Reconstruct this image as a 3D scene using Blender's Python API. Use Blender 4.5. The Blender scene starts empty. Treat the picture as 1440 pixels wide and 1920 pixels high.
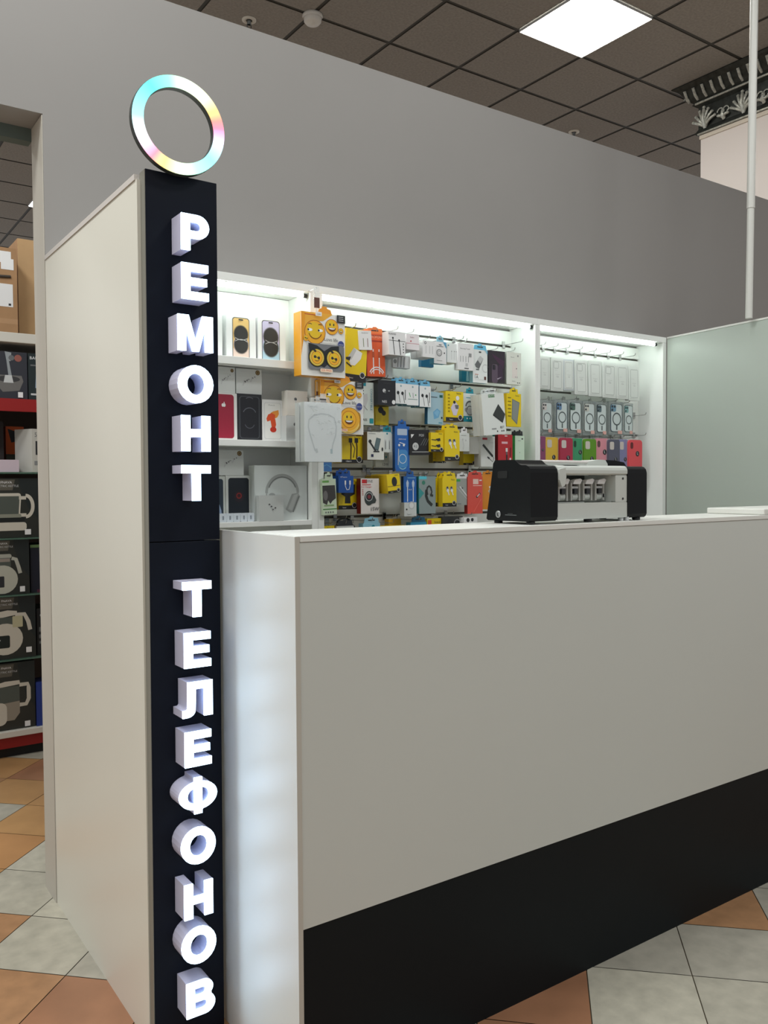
import bpy, math, random
from mathutils import Vector, Matrix
random.seed(7)
C = bpy.context.scene.collection
# ------------------------------------------------------------------ camera
F_PX, YAW, PITCH, ROLL, HC = 1597.04, .608844, .0319323, -.00627574, 1.4
cy, sy, cp, sp, cr, sr = math.cos(YAW), math.sin(YAW), math.cos(PITCH), math.sin(PITCH), math.cos(ROLL), math.sin(ROLL)
FW = Vector((sy*cp, cy*cp, -sp)); R0 = Vector((cy, -sy, 0)); U0 = R0.cross(FW)
RT = cr*R0 + sr*U0; UP = -sr*R0 + cr*U0
CAM = Vector((0, 0, HC))
cd = bpy.data.cameras.new('camera'); cam = bpy.data.objects.new('camera', cd); C.objects.link(cam)
m = Matrix((RT, UP, -FW)).transposed().to_4x4(); m.translation = CAM; cam.matrix_world = m
cd.sensor_fit = 'VERTICAL'; cd.sensor_height = 24; cd.lens = F_PX/1920*24; cd.clip_start = .02; cd.clip_end = 60
bpy.context.scene.camera = cam
def ray(x, y): return RT*((x-720)/F_PX) - UP*((y-960)/F_PX) + FW
def at(x, y, Y): d = ray(x, y); return CAM + d*(Y/d.y)         # the point of the plane Y=const seen at a pixel
def atx(x, y, X): d = ray(x, y); return CAM + d*(X/d.x)

# ------------------------------------------------------------------ materials
def lin(c): return c/12.92 if c <= .04045 else ((c+.055)/1.055)**2.4
_m = {}
def M(rgb, rough=.5, metal=0., emit=0., coat=0., noise=0., nscale=8., bump=0., alpha=1., trans=0., name=None, spec=.5):
    key = (tuple(rgb), rough, metal, emit, coat, noise, nscale, bump, alpha, trans, spec)
    if key in _m: return _m[key]
    mt = bpy.data.materials.new(name or 'mat_%d' % len(_m)); mt.use_nodes = True
    nt = mt.node_tree; b = nt.nodes['Principled BSDF']
    col = tuple(lin(c/255.) for c in rgb) + (1,)
    b.inputs['Base Color'].default_value = col
    b.inputs['Specular IOR Level'].default_value = spec
    b.inputs['Roughness'].default_value = rough; b.inputs['Metallic'].default_value = metal
    b.inputs['Coat Weight'].default_value = coat; b.inputs['Coat Roughness'].default_value = .08
    b.inputs['Alpha'].default_value = alpha; b.inputs['Transmission Weight'].default_value = trans
    if emit: b.inputs['Emission Color'].default_value = col; b.inputs['Emission Strength'].default_value = emit
    if noise or bump:
        tc = nt.nodes.new('ShaderNodeTexCoord'); n = nt.nodes.new('ShaderNodeTexNoise')
        n.inputs['Scale'].default_value = nscale; n.inputs['Detail'].default_value = 4
        nt.links.new(tc.outputs['Object'], n.inputs['Vector'])
        if noise:
            r = nt.nodes.new('ShaderNodeValToRGB'); nt.links.new(n.outputs['Fac'], r.inputs['Fac'])
            r.color_ramp.elements[0].position = .3; r.color_ramp.elements[1].position = .7
            r.color_ramp.elements[0].color = tuple(c*(1-noise) for c in col[:3]) + (1,)
            r.color_ramp.elements[1].color = tuple(min(1, c*(1+noise)) for c in col[:3]) + (1,)
            nt.links.new(r.outputs['Color'], b.inputs['Base Color'])
        if bump:
            bp = nt.nodes.new('ShaderNodeBump'); bp.inputs['Strength'].default_value = bump; bp.inputs['Distance'].default_value = .01
            nt.links.new(n.outputs['Fac'], bp.inputs['Height']); nt.links.new(bp.outputs['Normal'], b.inputs['Normal'])
    _m[key] = mt
    return mt
WHITE = M((228, 230, 226), .38, noise=.02, nscale=3); LAMI = M((222, 222, 216), .42, noise=.015, nscale=2)
PAPER = M((236, 236, 236), .5); BLACK = M((20, 21, 24), .45); DARK = M((44, 46, 50), .5)
GREY = M((150, 152, 152), .5); LGREY = M((200, 202, 202), .5); MGREY = M((105, 108, 110), .5)
YEL = M((238, 208, 12), .42, coat=.2); ORANGE = M((228, 92, 40), .4, coat=.2); RED = M((206, 34, 42), .4, coat=.2)
TEAL = M((26, 142, 160), .45); BLUE = M((28, 98, 178), .4, coat=.2); LBLUE = M((150, 204, 224), .4)
CHROME = M((190, 190, 190), .25, metal=1.); STEEL = M((120, 124, 124), .4, metal=.8)
GREEN = M((70, 170, 90), .45); BROWN = M((96, 62, 52), .5); NAVY = M((30, 40, 78), .4)
CLEAR = M((235, 240, 240), .08, alpha=.28, coat=.6)

# ------------------------------------------------------------------ mesh builder
_txt = {}
def text_mesh(s):
    if s not in _txt:
        cu = bpy.data.curves.new('t', 'FONT'); cu.body = s; cu.size = 1; cu.align_x = 'CENTER'; cu.align_y = 'CENTER'; cu.resolution_u = 2
        o = bpy.data.objects.new('t', cu); C.objects.link(o)
        me = o.evaluated_get(bpy.context.evaluated_depsgraph_get()).to_mesh()
        _txt[s] = ([tuple(v.co) for v in me.vertices], [tuple(p.vertices) for p in me.polygons])
        bpy.data.objects.remove(o); bpy.data.curves.remove(cu)
    return _txt[s]
class MB:
    def __init__(s): s.v = []; s.f = []; s.mi = []; s.ms = []; s.sm = []
    def mat(s, m):
        if m not in s.ms: s.ms.append(m)
        return s.ms.index(m)
    def add(s, vs, fs, m, smooth=False, T=None):
        o = len(s.v); i = s.mat(m)
        s.v += [tuple(T @ Vector(p)) if T else tuple(p) for p in vs]
        for f in fs: s.f.append(tuple(o+k for k in f)); s.mi.append(i); s.sm.append(smooth)
        return s
    def box(s, x0, y0, z0, x1, y1, z1, m, T=None):
        vs = [(x, y, z) for z in (z0, z1) for y in (y0, y1) for x in (x0, x1)]
        return s.add(vs, [(0, 2, 3, 1), (4, 5, 7, 6), (0, 1, 5, 4), (2, 6, 7, 3), (0, 4, 6, 2), (1, 3, 7, 5)], m, False, T)
    def extr(s, pts, a0, a1, m, axis='y', smooth=False, T=None):   # polygon outline swept along an axis
        n = len(pts)
        def P(p, a): return {'y': (p[0], a, p[1]), 'x': (a, p[0], p[1]), 'z': (p[0], p[1], a)}[axis]
        vs = [P(p, a0) for p in pts] + [P(p, a1) for p in pts]
        fs = [tuple(range(n)), tuple(range(2*n-1, n-1, -1))]
        s.add(vs, fs, m, False, T)
        return s.add(vs, [(i, i+n, (i+1) % n+n, (i+1) % n) for i in range(n)], m, smooth, T)
    def rrb(s, x0, z0, x1, z1, y0, y1, r, m, T=None, n=4): # rounded rectangle plate, facing -y
        return s.extr(rr(x0, z0, x1, z1, r, n), y0, y1, m, 'y', T=T)
    def tube(s, pts, r, m, n=8, T=None, cap=True):
        pts = [Vector(p) for p in pts]; vs = []; fs = []
        for i, p in enumerate(pts):
            d = (pts[min(i+1, len(pts)-1)] - pts[max(i-1, 0)]).normalized()
            a = d.cross(Vector((0, 0, 1)) if abs(d.z) < .95 else Vector((1, 0, 0))).normalized(); b = d.cross(a)
            for k in range(n):
                t = 2*math.pi*k/n; vs.append(p + r*(a*math.cos(t)+b*math.sin(t)))
        for i in range(len(pts)-1):
            for k in range(n): fs.append((i*n+k, i*n+(k+1) % n, (i+1)*n+(k+1) % n, (i+1)*n+k))
        s.add(vs, fs, m, True, T)
        if cap: s.add(vs[:n], [tuple(range(n))], m, False, T); s.add(vs[-n:], [tuple(range(n-1, -1, -1))], m, False, T)
        return s
    def lathe(s, prof, m, n=24, T=None):    # profile (r, z) about z
        vs = []; fs = []
        for r, z in prof:
            for k in range(n): t = 2*math.pi*k/n; vs.append((r*math.cos(t), r*math.sin(t), z))
        for i in range(len(prof)-1):
            for k in range(n): fs.append((i*n+k, i*n+(k+1) % n, (i+1)*n+(k+1) % n, (i+1)*n+k))
        return s.add(vs, fs, m, True, T)
    def build(s, name, parent=None, loc=None, rot=None):
        me = bpy.data.meshes.new(name); me.from_pydata(s.v, [], s.f)
        for mt in s.ms: me.materials.append(mt)
        me.polygons.foreach_set('material_index', s.mi); me.polygons.foreach_set('use_smooth', s.sm); me.update()
        o = bpy.data.objects.new(name, me); C.objects.link(o)
        if parent: o.parent = parent
        if loc is not None: o.location = loc
        if rot is not None: o.rotation_euler = rot
        return o
def rr(x0, z0, x1, z1, r, n=4):
    p = []
    for cx, cz, a in ((x1-r, z1-r, 0), (x0+r, z1-r, 90), (x0+r, z0+r, 180), (x1-r, z0+r, 270)):
        for i in range(n+1): t = math.radians(a+90*i/n); p.append((cx+r*math.cos(t), cz+r*math.sin(t)))
    return p
def tag(o, label, cat, group=None):
    o['label'] = label; o['category'] = cat
    if group: o['group'] = group
    return o
def struct(o): o['kind'] = 'structure'; return o
def thing(name, label, cat, loc=(0, 0, 0), rot=(0, 0, 0), group=None):
    o = bpy.data.objects.new(name, None); C.objects.link(o); o.location = loc; o.rotation_euler = rot; o.empty_display_size = .05
    return tag(o, label, cat, group)
def bev(o, w=.003, n=2):
    b = o.modifiers.new('bevel', 'BEVEL'); b.width = w; b.segments = n; b.limit_method = 'ANGLE'; b.angle_limit = .6
    return o

# ------------------------------------------------------------------ setting
CZ = 4.334
WALLM = M((146, 143, 140), .85, noise=.03, nscale=1.3, bump=.05)
WY0, WY1, WTOP = 2.95, 3.096, 3.115
b = MB(); b.box(.706, WY0, 0, 5.5, WY1, WTOP, WALLM); b.box(-2.6, WY0, 2.619, .706, WY1, WTOP, WALLM)
struct(b.build('wall_back'))
b = MB(); b.box(.7, WY0+.012, WTOP, 5.5, WY1, WTOP+.004, M((190, 180, 160), .7)); struct(b.build('trim_1'))
b = MB(); b.box(-2.6, WY1+.002, 2.576, .704, WY1+.05, 2.625, M((92, 104, 98), .6)); struct(b.build('trim_2'))   # metal rail behind the lintel
b = MB(); b.box(-4, -4, -.05, 9.5, 12, -.004, M((92, 80, 62), .8)); 
tiles = {'g': [M((176, 171, 156), .3, noise=.13, nscale=19), M((184, 179, 163), .3, noise=.12, nscale=24), M((168, 163, 150), .3, noise=.15, nscale=15)],
         't': [M((160, 115, 86), .3, noise=.16, nscale=6), M((168, 127, 92), .3, noise=.13, nscale=19)],
         'o': [M((178, 137, 92), .3, noise=.12, nscale=6), M((178, 132, 88), .3, noise=.12, nscale=4)]}
S = .416; S0, D0 = 3.525, -.618
def cell(x, y): return (math.floor((x+y-S0)/S), math.floor((y-x-D0)/S))
known = {}
def know(px, py, k):
    d = ray(px, py); p = CAM + d*(HC/-d.z); known[cell(p.x, p.y)] = k
for px, py, k in ((1180, 1880, 'g'), (1050, 1895, 't'), (1210, 1785, 'g'), (1350, 1790, 'g'), (1390, 1690, 't'), (1436, 1680, 'g'), (1350, 1885, 'g'),
                  (60, 1780, 'g'), (100, 1900, 't'), (25, 1870, 't'), (170, 1822, 'g'), (90, 1705, 'g'), (30, 1655, 'g'), (12, 1730, 't'), (66, 1600, 'g'),
                  (25, 1590, 'o'), (55, 1510, 'o'), (8, 1522, 'g'), (30, 1450, 'o'), (60, 1418, 'g'), (70, 1455, 't'), (40, 1480, 'o'), (75, 1502, 'o'), (20, 1475, 'o'), (78, 1480, 'o')): know(px, py, k)
for i in range(-26, 44):
    for j in range(-30, 34):
        cxm = S0+(i+.5)*S; cym = D0+(j+.5)*S
        x, y = (cxm-cym)/2, (cxm+cym)/2
        if not (-3.8 < x < 9.3 and -3.8 < y < 11.8): continue
        k = known.get((i, j)) or random.choice('ggto')
        h = S/2-.0022
        b.add([(x, y-h, 0), (x+h, y, 0), (x, y+h, 0), (x-h, y, 0)], [(0, 1, 2, 3)], random.choice(tiles[k]))
struct(b.build('floor'))
# ceiling: dark mineral tiles in a dark grid
CT = M((152, 147, 140), .9, noise=.12, nscale=60, bump=.05); CG = M((64, 62, 56), .6)
b = MB(); b.box(-4, -4, CZ+.004, 9.5, 13, CZ+.03, CG)
T = .597; GX, GY = 3.935-T*14, 4.69-T*15
for i in range(24):
    for j in range(30):
        x, y = GX+i*T, GY+j*T; e = .0135
        if x > 9 or x < -3.9 or y > 12.4 or y < -3.9: continue
        b.add([(x+e, y+e, CZ), (x+e, y+T-e, CZ), (x+T-e, y+T-e, CZ), (x+T-e, y+e, CZ)], [(0, 1, 2, 3)], CT)
struct(b.build('ceiling'))
LAMP = M((255, 251, 240), .5, emit=14.)
def ceiling_light(x, y, label):
    t = thing('ceiling_light', label, 'ceiling light', (x, y, CZ-.012), group='square ceiling panels')
    MB().box(-T/2+.008, -T/2+.008, 0, T/2-.008, T/2-.008, .010, LAMP).build('diffuser', t)
    f = MB()
    for a in (0, 1, 2, 3):
        f.box(-T/2+.002, -T/2+.002, -.002, T/2-.002, -T/2+.008, .012, LGREY, Matrix.Rotation(a*math.pi/2, 4, 'Z'))
    f.build('frame', t)
ceiling_light(3.935+T/2, 4.69-T*1.5, 'bright square LED panel in the dark ceiling above the display wall')
ceiling_light(3.935+T/2-3*T-.045, 4.69-T*1.5+9*T, 'far square ceiling lamp seen at the edge of the doorway')
for i, (x, y, e) in enumerate(((.655, 3.79-1.79, 1.), (-.54, 3.19, 2.2), (-.54, 2.0, 2.2), (-2.925, 3.79, 1.), (-1.135, 5.58, 1.), (2.445, .21, 1.5), (.655, -1.58, .9), (4.235, .21, 1.3), (-1.135, .21, 1.), (-2.925, 2.0, 1.), (-2.925, .21, .8),
                  (.655, 5.58, 1.), (2.445, 7.37, .8), (4.235, 7.37, .8), (2.445, -1.58, .8), (2.445, 2.0, .6), (7.8, 2.0, .8), (7.8, 5.58, .8), (-2.925, 5.58, 1.))):
    ld = bpy.data.lights.new('ceiling_lamp', 'AREA'); ld.shape = 'SQUARE'; ld.size = .58; ld.energy = 15*e; ld.color = (.97, 1, .99)
    lo = bpy.data.objects.new('ceiling_lamp', ld); lo.location = (x, y, CZ-.02); C.objects.link(lo)
# pillar with an ornamental capital, beyond the wall
PX, PYF = 5.62, 3.91
PM = M((240, 232, 228), .8, noise=.02, nscale=1.)
b = MB(); b.box(PX, 2.2, 0, PX+1.4, PYF, 4.0, PM); col = struct(b.build('wall_right'))
CAPM = M((58, 62, 60), .38, metal=.35, noise=.35, nscale=30); SILV = M((196, 198, 190), .35, metal=.4, noise=.3, nscale=60)
cap = thing('column_capital', 'dark silver carved capital with acanthus leaves on the pale column near the ceiling', 'capital', (PX, PYF, 3.98))
b = MB()
# stepped cornice: profile in (out, z), wraps the far corner
prof = [(0, 0), (.02, 0), (.03, .012), (.02, .03), (.012, .045), (.012, .2), (.03, .212), (.045, .222), (.035, .235), (.06, .25), (.11, .32), (.13, .335), (.15, .345), (.15, .352), (0, .352)]
def ring(o): return [(-o, -1.7), (-o, o), (1.4, o)]
vs = []; fs = []
for o, z in prof:
    for p in ring(o): vs.append((p[0], p[1], z))
for i in range(len(prof)-1):
    for k in range(2): fs.append((i*3+k, i*3+k+1, i*3+k+4, i*3+k+3))
b.add(vs, fs, CAPM); b.add([(0, 0, 0), (-.02, 0, 0)], [], CAPM)
b.build('cornice', cap)
def leaf(bm, y, z, w, h, T=None, n=5):
    # acanthus: a fan of raised curled lobes standing out of the face (-x)
    for k in range(n):
        a = math.radians(-60+120*k/(n-1)); L = h*(.95-.25*abs(math.sin(a)))
        pts = []
        for q in range(5):
            t = q/4.; pts.append((-.014-.03*math.sin(t*2.4), y+math.sin(a)*w*.5*t*(1+.2*t), z+math.cos(a)*L*t if abs(a) < 1.3 else z+.2*L*t))
        bm.tube(pts, .0105, SILV, 6); bm.lathe([(0, -.012), (.012, -.006), (.014, .002), (0, .014)], SILV, 8, Matrix.Translation(pts[-1]))
    bm.tube([(-.02, y, z-.01), (-.05, y, z+h*.35), (-.035, y, z+h*.8)], .014, SILV, 6)
def scroll(bm, y, z, r):
    pts = []
    for q in range(12):
        t = q/11*4.5; rr_ = r*(1-.16*t/1.2); pts.append((-.02, y+rr_*math.cos(t), z+rr_*math.sin(t)))
    bm.tube(pts, .006, SILV, 6)
for i in range(9):
    y = -.05-.155*i
    b = MB()
    if i % 2 == 0: leaf(b, y, .045, .17, .145, n=7)
    else: scroll(b, y-.02, .11, .03); scroll(b, y+.025, .11, .03); leaf(b, y, .06, .07, .05, n=3)
    o = b.build('acanthus_leaf', cap)
for i in range(20):
    y = .06-.072*i
    b = MB(); b.tube([(-.052, y, .25), (-.085, y, .27), (-.115, y, .318)], .012, SILV, 6); scroll(b, y+.03, .28, .017)
    for vi in range(len(b.v)):
        vx, vy, vz = b.v[vi]; b.v[vi] = (vx-(.035 if abs(vx+.02) < .012 else 0), vy, vz)
    b.build('cornice_leaf', cap)
b = MB(); b.tube([(-.022, .01, .006), (-.022, -1.7, .006)], .008, SILV, 6); b.tube([(-.04, .02, .226), (-.04, -1.7, .226)], .009, SILV, 6); b.build('rope_moulding', cap)
b = MB(); b.box(-.012, -1.7, -.03, 0, .004, -.002, M((226, 216, 202), .7)); b.build('plaster_band', cap)

# smoke detector, sprinklers
def sprinkler(px, py, label):
    d = ray(px, py); p = CAM + d*((CZ-HC)/d.z)
    t = thing('sprinkler', label, 'sprinkler', (p.x, p.y, CZ), group='ceiling sprinklers')
    MB().lathe([(.045, 0), (.045, -.006), (.032, -.012), (.02, -.006)], M((226, 222, 210), .4)).build('escutcheon', t)
    b = MB(); b.lathe([(.013, 0), (.013, -.03), (.009, -.032)], STEEL, 10)
    b.tube([(.012, 0, -.03), (.014, 0, -.045), (.004, 0, -.06)], .003, STEEL, 6); b.tube([(-.012, 0, -.03), (-.014, 0, -.045), (-.004, 0, -.06)], .003, STEEL, 6)
    b.lathe([(.0, -.06), (.017, -.06), (.017, -.062), (0, -.063)], STEEL, 12); b.build('sprinkler_head', t)
sprinkler(467, 37, 'small sprinkler in the ceiling left of the smoke detector')
sprinkler(1076, 247, 'small sprinkler in the ceiling just above the wall, below the light panel')
d = ray(586, 28); p = CAM + d*((CZ-HC)/d.z)
t = thing('smoke_detector', 'round white smoke detector at a crossing of the ceiling grid', 'smoke detector', (p.x, p.y, CZ))
DW = M((232, 228, 220), .4)
MB().lathe([(0, 0), (.062, 0), (.064, -.012), (.058, -.022)], DW, 28).build('base', t)
MB().lathe([(.056, -.02), (.054, -.042), (.042, -.056), (.026, -.058), (.024, -.064), (0, -.066)], DW, 28).build('sensor_cap', t)

b = MB(); b.box(.7032, WY0+.002, 0, .7056, WY1-.002, 2.6165, M((196, 190, 178), .6)); struct(b.build('trim_3'))
# ------------------------------------------------------------------ kiosk side panel, sign, ring light
SIDEM = M((228, 225, 212), .32, noise=.015, nscale=1.5)
t = thing('side_partition', 'tall plain white side panel running from the black sign back to the wall', 'partition', (.706, 2.5, 0))
MB().box(0, -.45, 0, .022, .45, 2.143, SIDEM).build('panel', t)
MB().box(-.003, -.44, 2.144, .03, .447, 2.158, M((212, 206, 200), .3)).build('top_trim', t)
MB().box(.0225, -.45, 0, .05, -.425, 2.15, M((200, 198, 190), .4)).build('rear_stile', t)

SX0, SX1, SYF, STOP = .709, .893, 2.02, 2.162
sign = thing('lit_sign_pylon', 'tall narrow black sign pylon with glowing white Cyrillic letters', 'sign', (.80, SYF+.014, 0), (0, .0035, 0))
BOARD = M((18, 23, 34), .5, spec=.12, noise=.05, nscale=2)
for z0, z1, nm in ((0.0, 1.262, 'lower_board'), (1.264, STOP, 'upper_board')):
    bev(MB().box(SX0-.80, -.014, z0, SX1-.80, .014, z1, BOARD).build(nm, sign), .0015)
MB().box(SX0-.80, .0142, 0, SX1-.83, .022, STOP-.01, M((62, 66, 62), .4)).box(SX0-.8016, -.013, .001, SX0-.8001, .022, STOP-.002, M((128, 126, 116), .4)).build('side_profile', sign)
SIDE = M((206, 204, 226), .45); FACE = M((196, 226, 255), .5, emit=5.)
def arc(cx, cz, rx, rz, a0, a1, n): return [(cx+rx*math.cos(math.radians(a0+(a1-a0)*i/n)), cz+rz*math.sin(math.radians(a0+(a1-a0)*i/n))) for i in range(n+1)]
# outlines in a cell of height 1; lists: outer, holes
w_ = .24
GL = {
 'Т': (.86, [[(0, 1), (.86, 1), (.86, .77), (.56, .77), (.56, 0), (.30, 0), (.30, .77), (0, .77)]]),
 'Е': (.80, [[(0, 0), (.80, 0), (.80, .22), (.26, .22), (.26, .40), (.75, .40), (.75, .61), (.26, .61), (.26, .78), (.79, .78), (.79, 1), (0, 1)]]),
 'Н': (.86, [[(0, 0), (.26, 0), (.26, .40), (.60, .40), (.60, 0), (.86, 0), (.86, 1), (.60, 1), (.60, .62), (.26, .62), (.26, 1), (0, 1)]]),
 'М': (1.04, [[(0, 0), (.24, 0), (.24, .66), (.42, 0), (.62, 0), (.80, .66), (.80, 0), (1.04, 0), (1.04, 1), (.72, 1), (.52, .30), (.32, 1), (0, 1)]]),
 'Л': (.90, [[(0, 0), (.10, 0)] + arc(.12, .20, .26, .20, -80, 0, 5) + [(.40, .79), (.64, .79), (.64, 0), (.90, 0), (.90, 1), (.15, 1), (.15, .3)] + arc(.08, .28, .07, .07, -10, -90, 3) + [(0, .21)]]),
 'Р': (.82, [[(0, 0), (.26, 0), (.26, .34)] + arc(.47, .67, .35, .33, -90, 90, 12) + [(0, 1)], [(.26, .55), (.26, .79)] + arc(.45, .67, .12, .12, 90, -90, 8)]),
 'В': (.86, [[(0, 0)] + arc(.55, .29, .31, .29, -90, 50, 9) + arc(.50, .75, .30, .25, -38, 90, 9) + [(0, 1)],
             [(.25, .19), (.25, .41)] + arc(.50, .30, .11, .11, 90, -90, 6), [(.25, .60), (.25, .80)] + arc(.47, .70, .10, .10, 90, -90, 6)]),
 'О': (1.04, [arc(.52, .5, .52, .53, 0, 345, 23), arc(.52, .5, .26, .30, 0, -340, 17)]),
}
GL['Ф'] = (1.14, [[(.45, -.02), (.69, -.02), (.69, .08)] + arc(.60, .5, .54, .40, -78, 78, 14) + [(.69, .92), (.69, 1.02), (.45, 1.02), (.45, .92)] + arc(.54, .5, .54, .40, 102, 258, 14) + [(.45, .08)],
                  [(.45, .28), (.45, .72)] + arc(.47, .5, .22, .22, 105, 255, 8), [(.69, .72), (.69, .28)] + arc(.67, .5, .22, .22, -75, 75, 8)])
def fill_mesh(loops, h, y, depth=0.):
    cu = bpy.data.curves.new('g', 'CURVE'); cu.dimensions = '2D'; cu.fill_mode = 'BOTH' ; cu.extrude = depth/2
    for L in loops:
        sp_ = cu.splines.new('POLY'); sp_.points.add(len(L)-1); sp_.use_cyclic_u = True
        for i, p in enumerate(L): sp_.points[i].co = (p[0]*h, p[1]*h, 0, 1)
    o = bpy.data.objects.new('g', cu); C.objects.link(o)
    me = o.evaluated_get(bpy.context.evaluated_depsgraph_get()).to_mesh()
    r = ([(v.co.x, y+depth/2-v.co.z, v.co.y) for v in me.vertices], [tuple(p.vertices) for p in me.polygons])
    bpy.data.objects.remove(o); bpy.data.curves.remove(cu)
    return r
LETTER_H = .0865
seq = [('Р', 1.966), ('Е', 1.849), ('М', 1.725), ('О', 1.603), ('Н', 1.484), ('Т', 1.364), ('Т', 1.081), ('Е', .957), ('Л', .836), ('Е', .714), ('Ф', .598), ('О', .474), ('Н', .339), ('О', .226), ('В', .093)]
for ch, z in seq:
    w, loops = GL[ch]; cx = .8045+.0045*(z-1.1); h = LETTER_H
    ox = cx-w*h/2-.80
    if ch in 'РЕВ': ox = .7705+.0035*(z-1.1)-.80
    vs, fs = fill_mesh(loops, h, 0, .058)
    yb = -.014-.0582
    L = MB().add(vs, fs, SIDE).build('letter', sign, (ox, yb, z))
    L['label'] = 'raised glowing letter ' + ch
    vs, fs = fill_mesh(loops, h, 0, .004)
    MB().add(vs, fs, FACE).build('lit_face', L, (0, -.0045, 0))
# ring light: circle standing on the sign
RC = (.7935, 2.0, 2.2715); RO, RI = .1165, .0885
ringt = thing('ring_light', 'rainbow coloured glowing LED ring standing on top of the black sign', 'ring light', (RC[0], RC[1], RC[2]-RO))
def annulus(ro, ri, y0, y1, m, n=72, off=0):
    b = MB(); vs = []
    for r, y in ((ro, y0), (ri, y0), (ri, y1), (ro, y1)):
        for k in range(n): t = 2*math.pi*k/n; vs.append((r*math.cos(t), y, RO+r*math.sin(t)))
    fs = [(j*n+k, ((j+1) % 4)*n+k, ((j+1) % 4)*n+(k+1) % n, j*n+(k+1) % n) for j in range(4) for k in range(n)]
    return b.add(vs, fs, m, False)
annulus(RO, RI, -.004, .012, M((44, 48, 42), .5)).build('ring_body', ringt)
rm = bpy.data.materials.new('rainbow_light'); rm.use_nodes = True; nt = rm.node_tree; pb = nt.nodes['Principled BSDF']
tc = nt.nodes.new('ShaderNodeTexCoord'); mp = nt.nodes.new('ShaderNodeVectorMath'); mp.operation = 'SUBTRACT'; mp.inputs[1].default_value = (0, 0, RO)
sx = nt.nodes.new('ShaderNodeSeparateXYZ'); at2 = nt.nodes.new('ShaderNodeMath'); at2.operation = 'ARCTAN2'
mr = nt.nodes.new('ShaderNodeMapRange'); mr.inputs['From Min'].default_value = -math.pi; mr.inputs['From Max'].default_value = math.pi
cr_ = nt.nodes.new('ShaderNodeValToRGB'); nt.links.new(tc.outputs['Object'], mp.inputs[0]); nt.links.new(mp.outputs[0], sx.inputs[0])
nt.links.new(sx.outputs['Z'], at2.inputs[0]); nt.links.new(sx.outputs['X'], at2.inputs[1]); nt.links.new(at2.outputs[0], mr.inputs['Value']); nt.links.new(mr.outputs[0], cr_.inputs['Fac'])
stops = [(-180, (150, 245, 250)), (-160, (245, 248, 255)), (-143, (250, 190, 232)), (-128, (255, 130, 150)), (-112, (255, 222, 120)), (-92, (228, 252, 200)), (-66, (160, 250, 214)), (-40, (130, 238, 246)), (-16, (190, 236, 255)), (-4, (246, 176, 236)), (8, (255, 122, 150)), (18, (255, 130, 120)), (32, (255, 206, 116)), (50, (246, 252, 190)), (82, (226, 255, 222)), (105, (130, 246, 200)), (133, (76, 226, 222)), (158, (120, 236, 250)), (180, (150, 245, 250))]
els = cr_.color_ramp.elements
for i, (a, c) in enumerate(stops):
    e = els[i] if i < 1 else (els[-1] if i == len(stops)-1 else els.new((a+180)/360.))
    e.position = (a+180)/360.; e.color = tuple(lin(v/255.) for v in c) + (1,)
nt.links.new(cr_.outputs['Color'], pb.inputs['Emission Color']); pb.inputs['Emission Strength'].default_value = 1.45
pb.inputs['Base Color'].default_value = (.1, .1, .1, 1)
annulus(RO-.001, RI+.001, -.011, -.0045, rm).build('light_strip', ringt)

# ------------------------------------------------------------------ counter
CX0, CY0, CH = .906, 1.643, 1.288
ct = thing('reception_counter', 'long white counter with a black kick panel in front of the display wall', 'counter', (CX0, CY0, 0))
CFM = M((200, 203, 197), .45, noise=.012, nscale=1.5); CEDGE = M((188, 184, 174), .45)
MB().box(0, 0, 0, .0125, .41, CH-.001, LAMI).build('end_panel', ct)
MB().box(.0135, .002, .405, 2.65, .02, CH-.0145, CFM).build('front_panel', ct)
MB().box(.0135, .004, 0, 2.65, .02, .404, M((22, 26, 28), .5, spec=.12, noise=.05, nscale=3)).build('kick_panel', ct)
bev(MB().box(.0135, 0, CH-.0135, 2.65, .245, CH, LAMI).build('counter_top', ct), .001)
MB().box(.0003, -.0006, .0, .0122, -.0001, CH-.001, CEDGE).build('edge_band', ct)
t = thing('counter_flap', 'raised white slab lying over the right end of the counter top', 'counter flap', (2.735, 1.72, CH+.0005))
bev(MB().box(0, -.074, 0, 1.4, .15, .021, LAMI).build('flap_board', t), .004)

# ------------------------------------------------------------------ display cabinets
CFY, CBY, CT_ = 2.779, 2.948, 2.147
INN = M((243, 245, 242), .4, noise=.01, nscale=2)
TUBE = M((242, 255, 248), .5, emit=11.)
SLAT = M((230, 232, 228), .42, noise=.015, nscale=3)
def cabinet(x0, x1, wl, wr, label):
    t = thing('display_cabinet', label, 'cabinet', ((x0+x1)/2, CBY, 0), group='white display cabinets')
    a, c = -(x1-x0)/2, (x1-x0)/2; F = CFY-CBY
    bev(MB().box(a, F, 0, a+wl, 0, CT_-.0285, INN).build('side_panel', t), .001)
    bev(MB().box(c-wr, F, 0, c, 0, CT_-.0285, INN).build('side_panel', t), .001)
    bev(MB().box(a, F, CT_-.028, c, 0, CT_, INN).build('top_panel', t), .001)
    return t, a, c, F
def led(t, a, c, F, zz=2.108):
    MB().box(a, F+.012, zz+.0085, c, F+.03, zz+.0145, WHITE).build('light_housing', t)
    o = MB().tube([(a+.004, F+.021, zz), (c-.016, F+.021, zz)], .0075, TUBE, 10).build('light_tube', t)
    MB().tube([(c-.0155, F+.021, zz), (c, F+.021, zz)], .008, DARK, 8).build('tube_cap', t)
t1, a, c, F = cabinet(.73, 1.634, .02, .026, 'left shelved white display cabinet with boxed phones and earphones')
MB().box(a+.0205, -.004, .02, c-.0265, 0, CT_-.03, INN).build('back_panel', t1)
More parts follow.
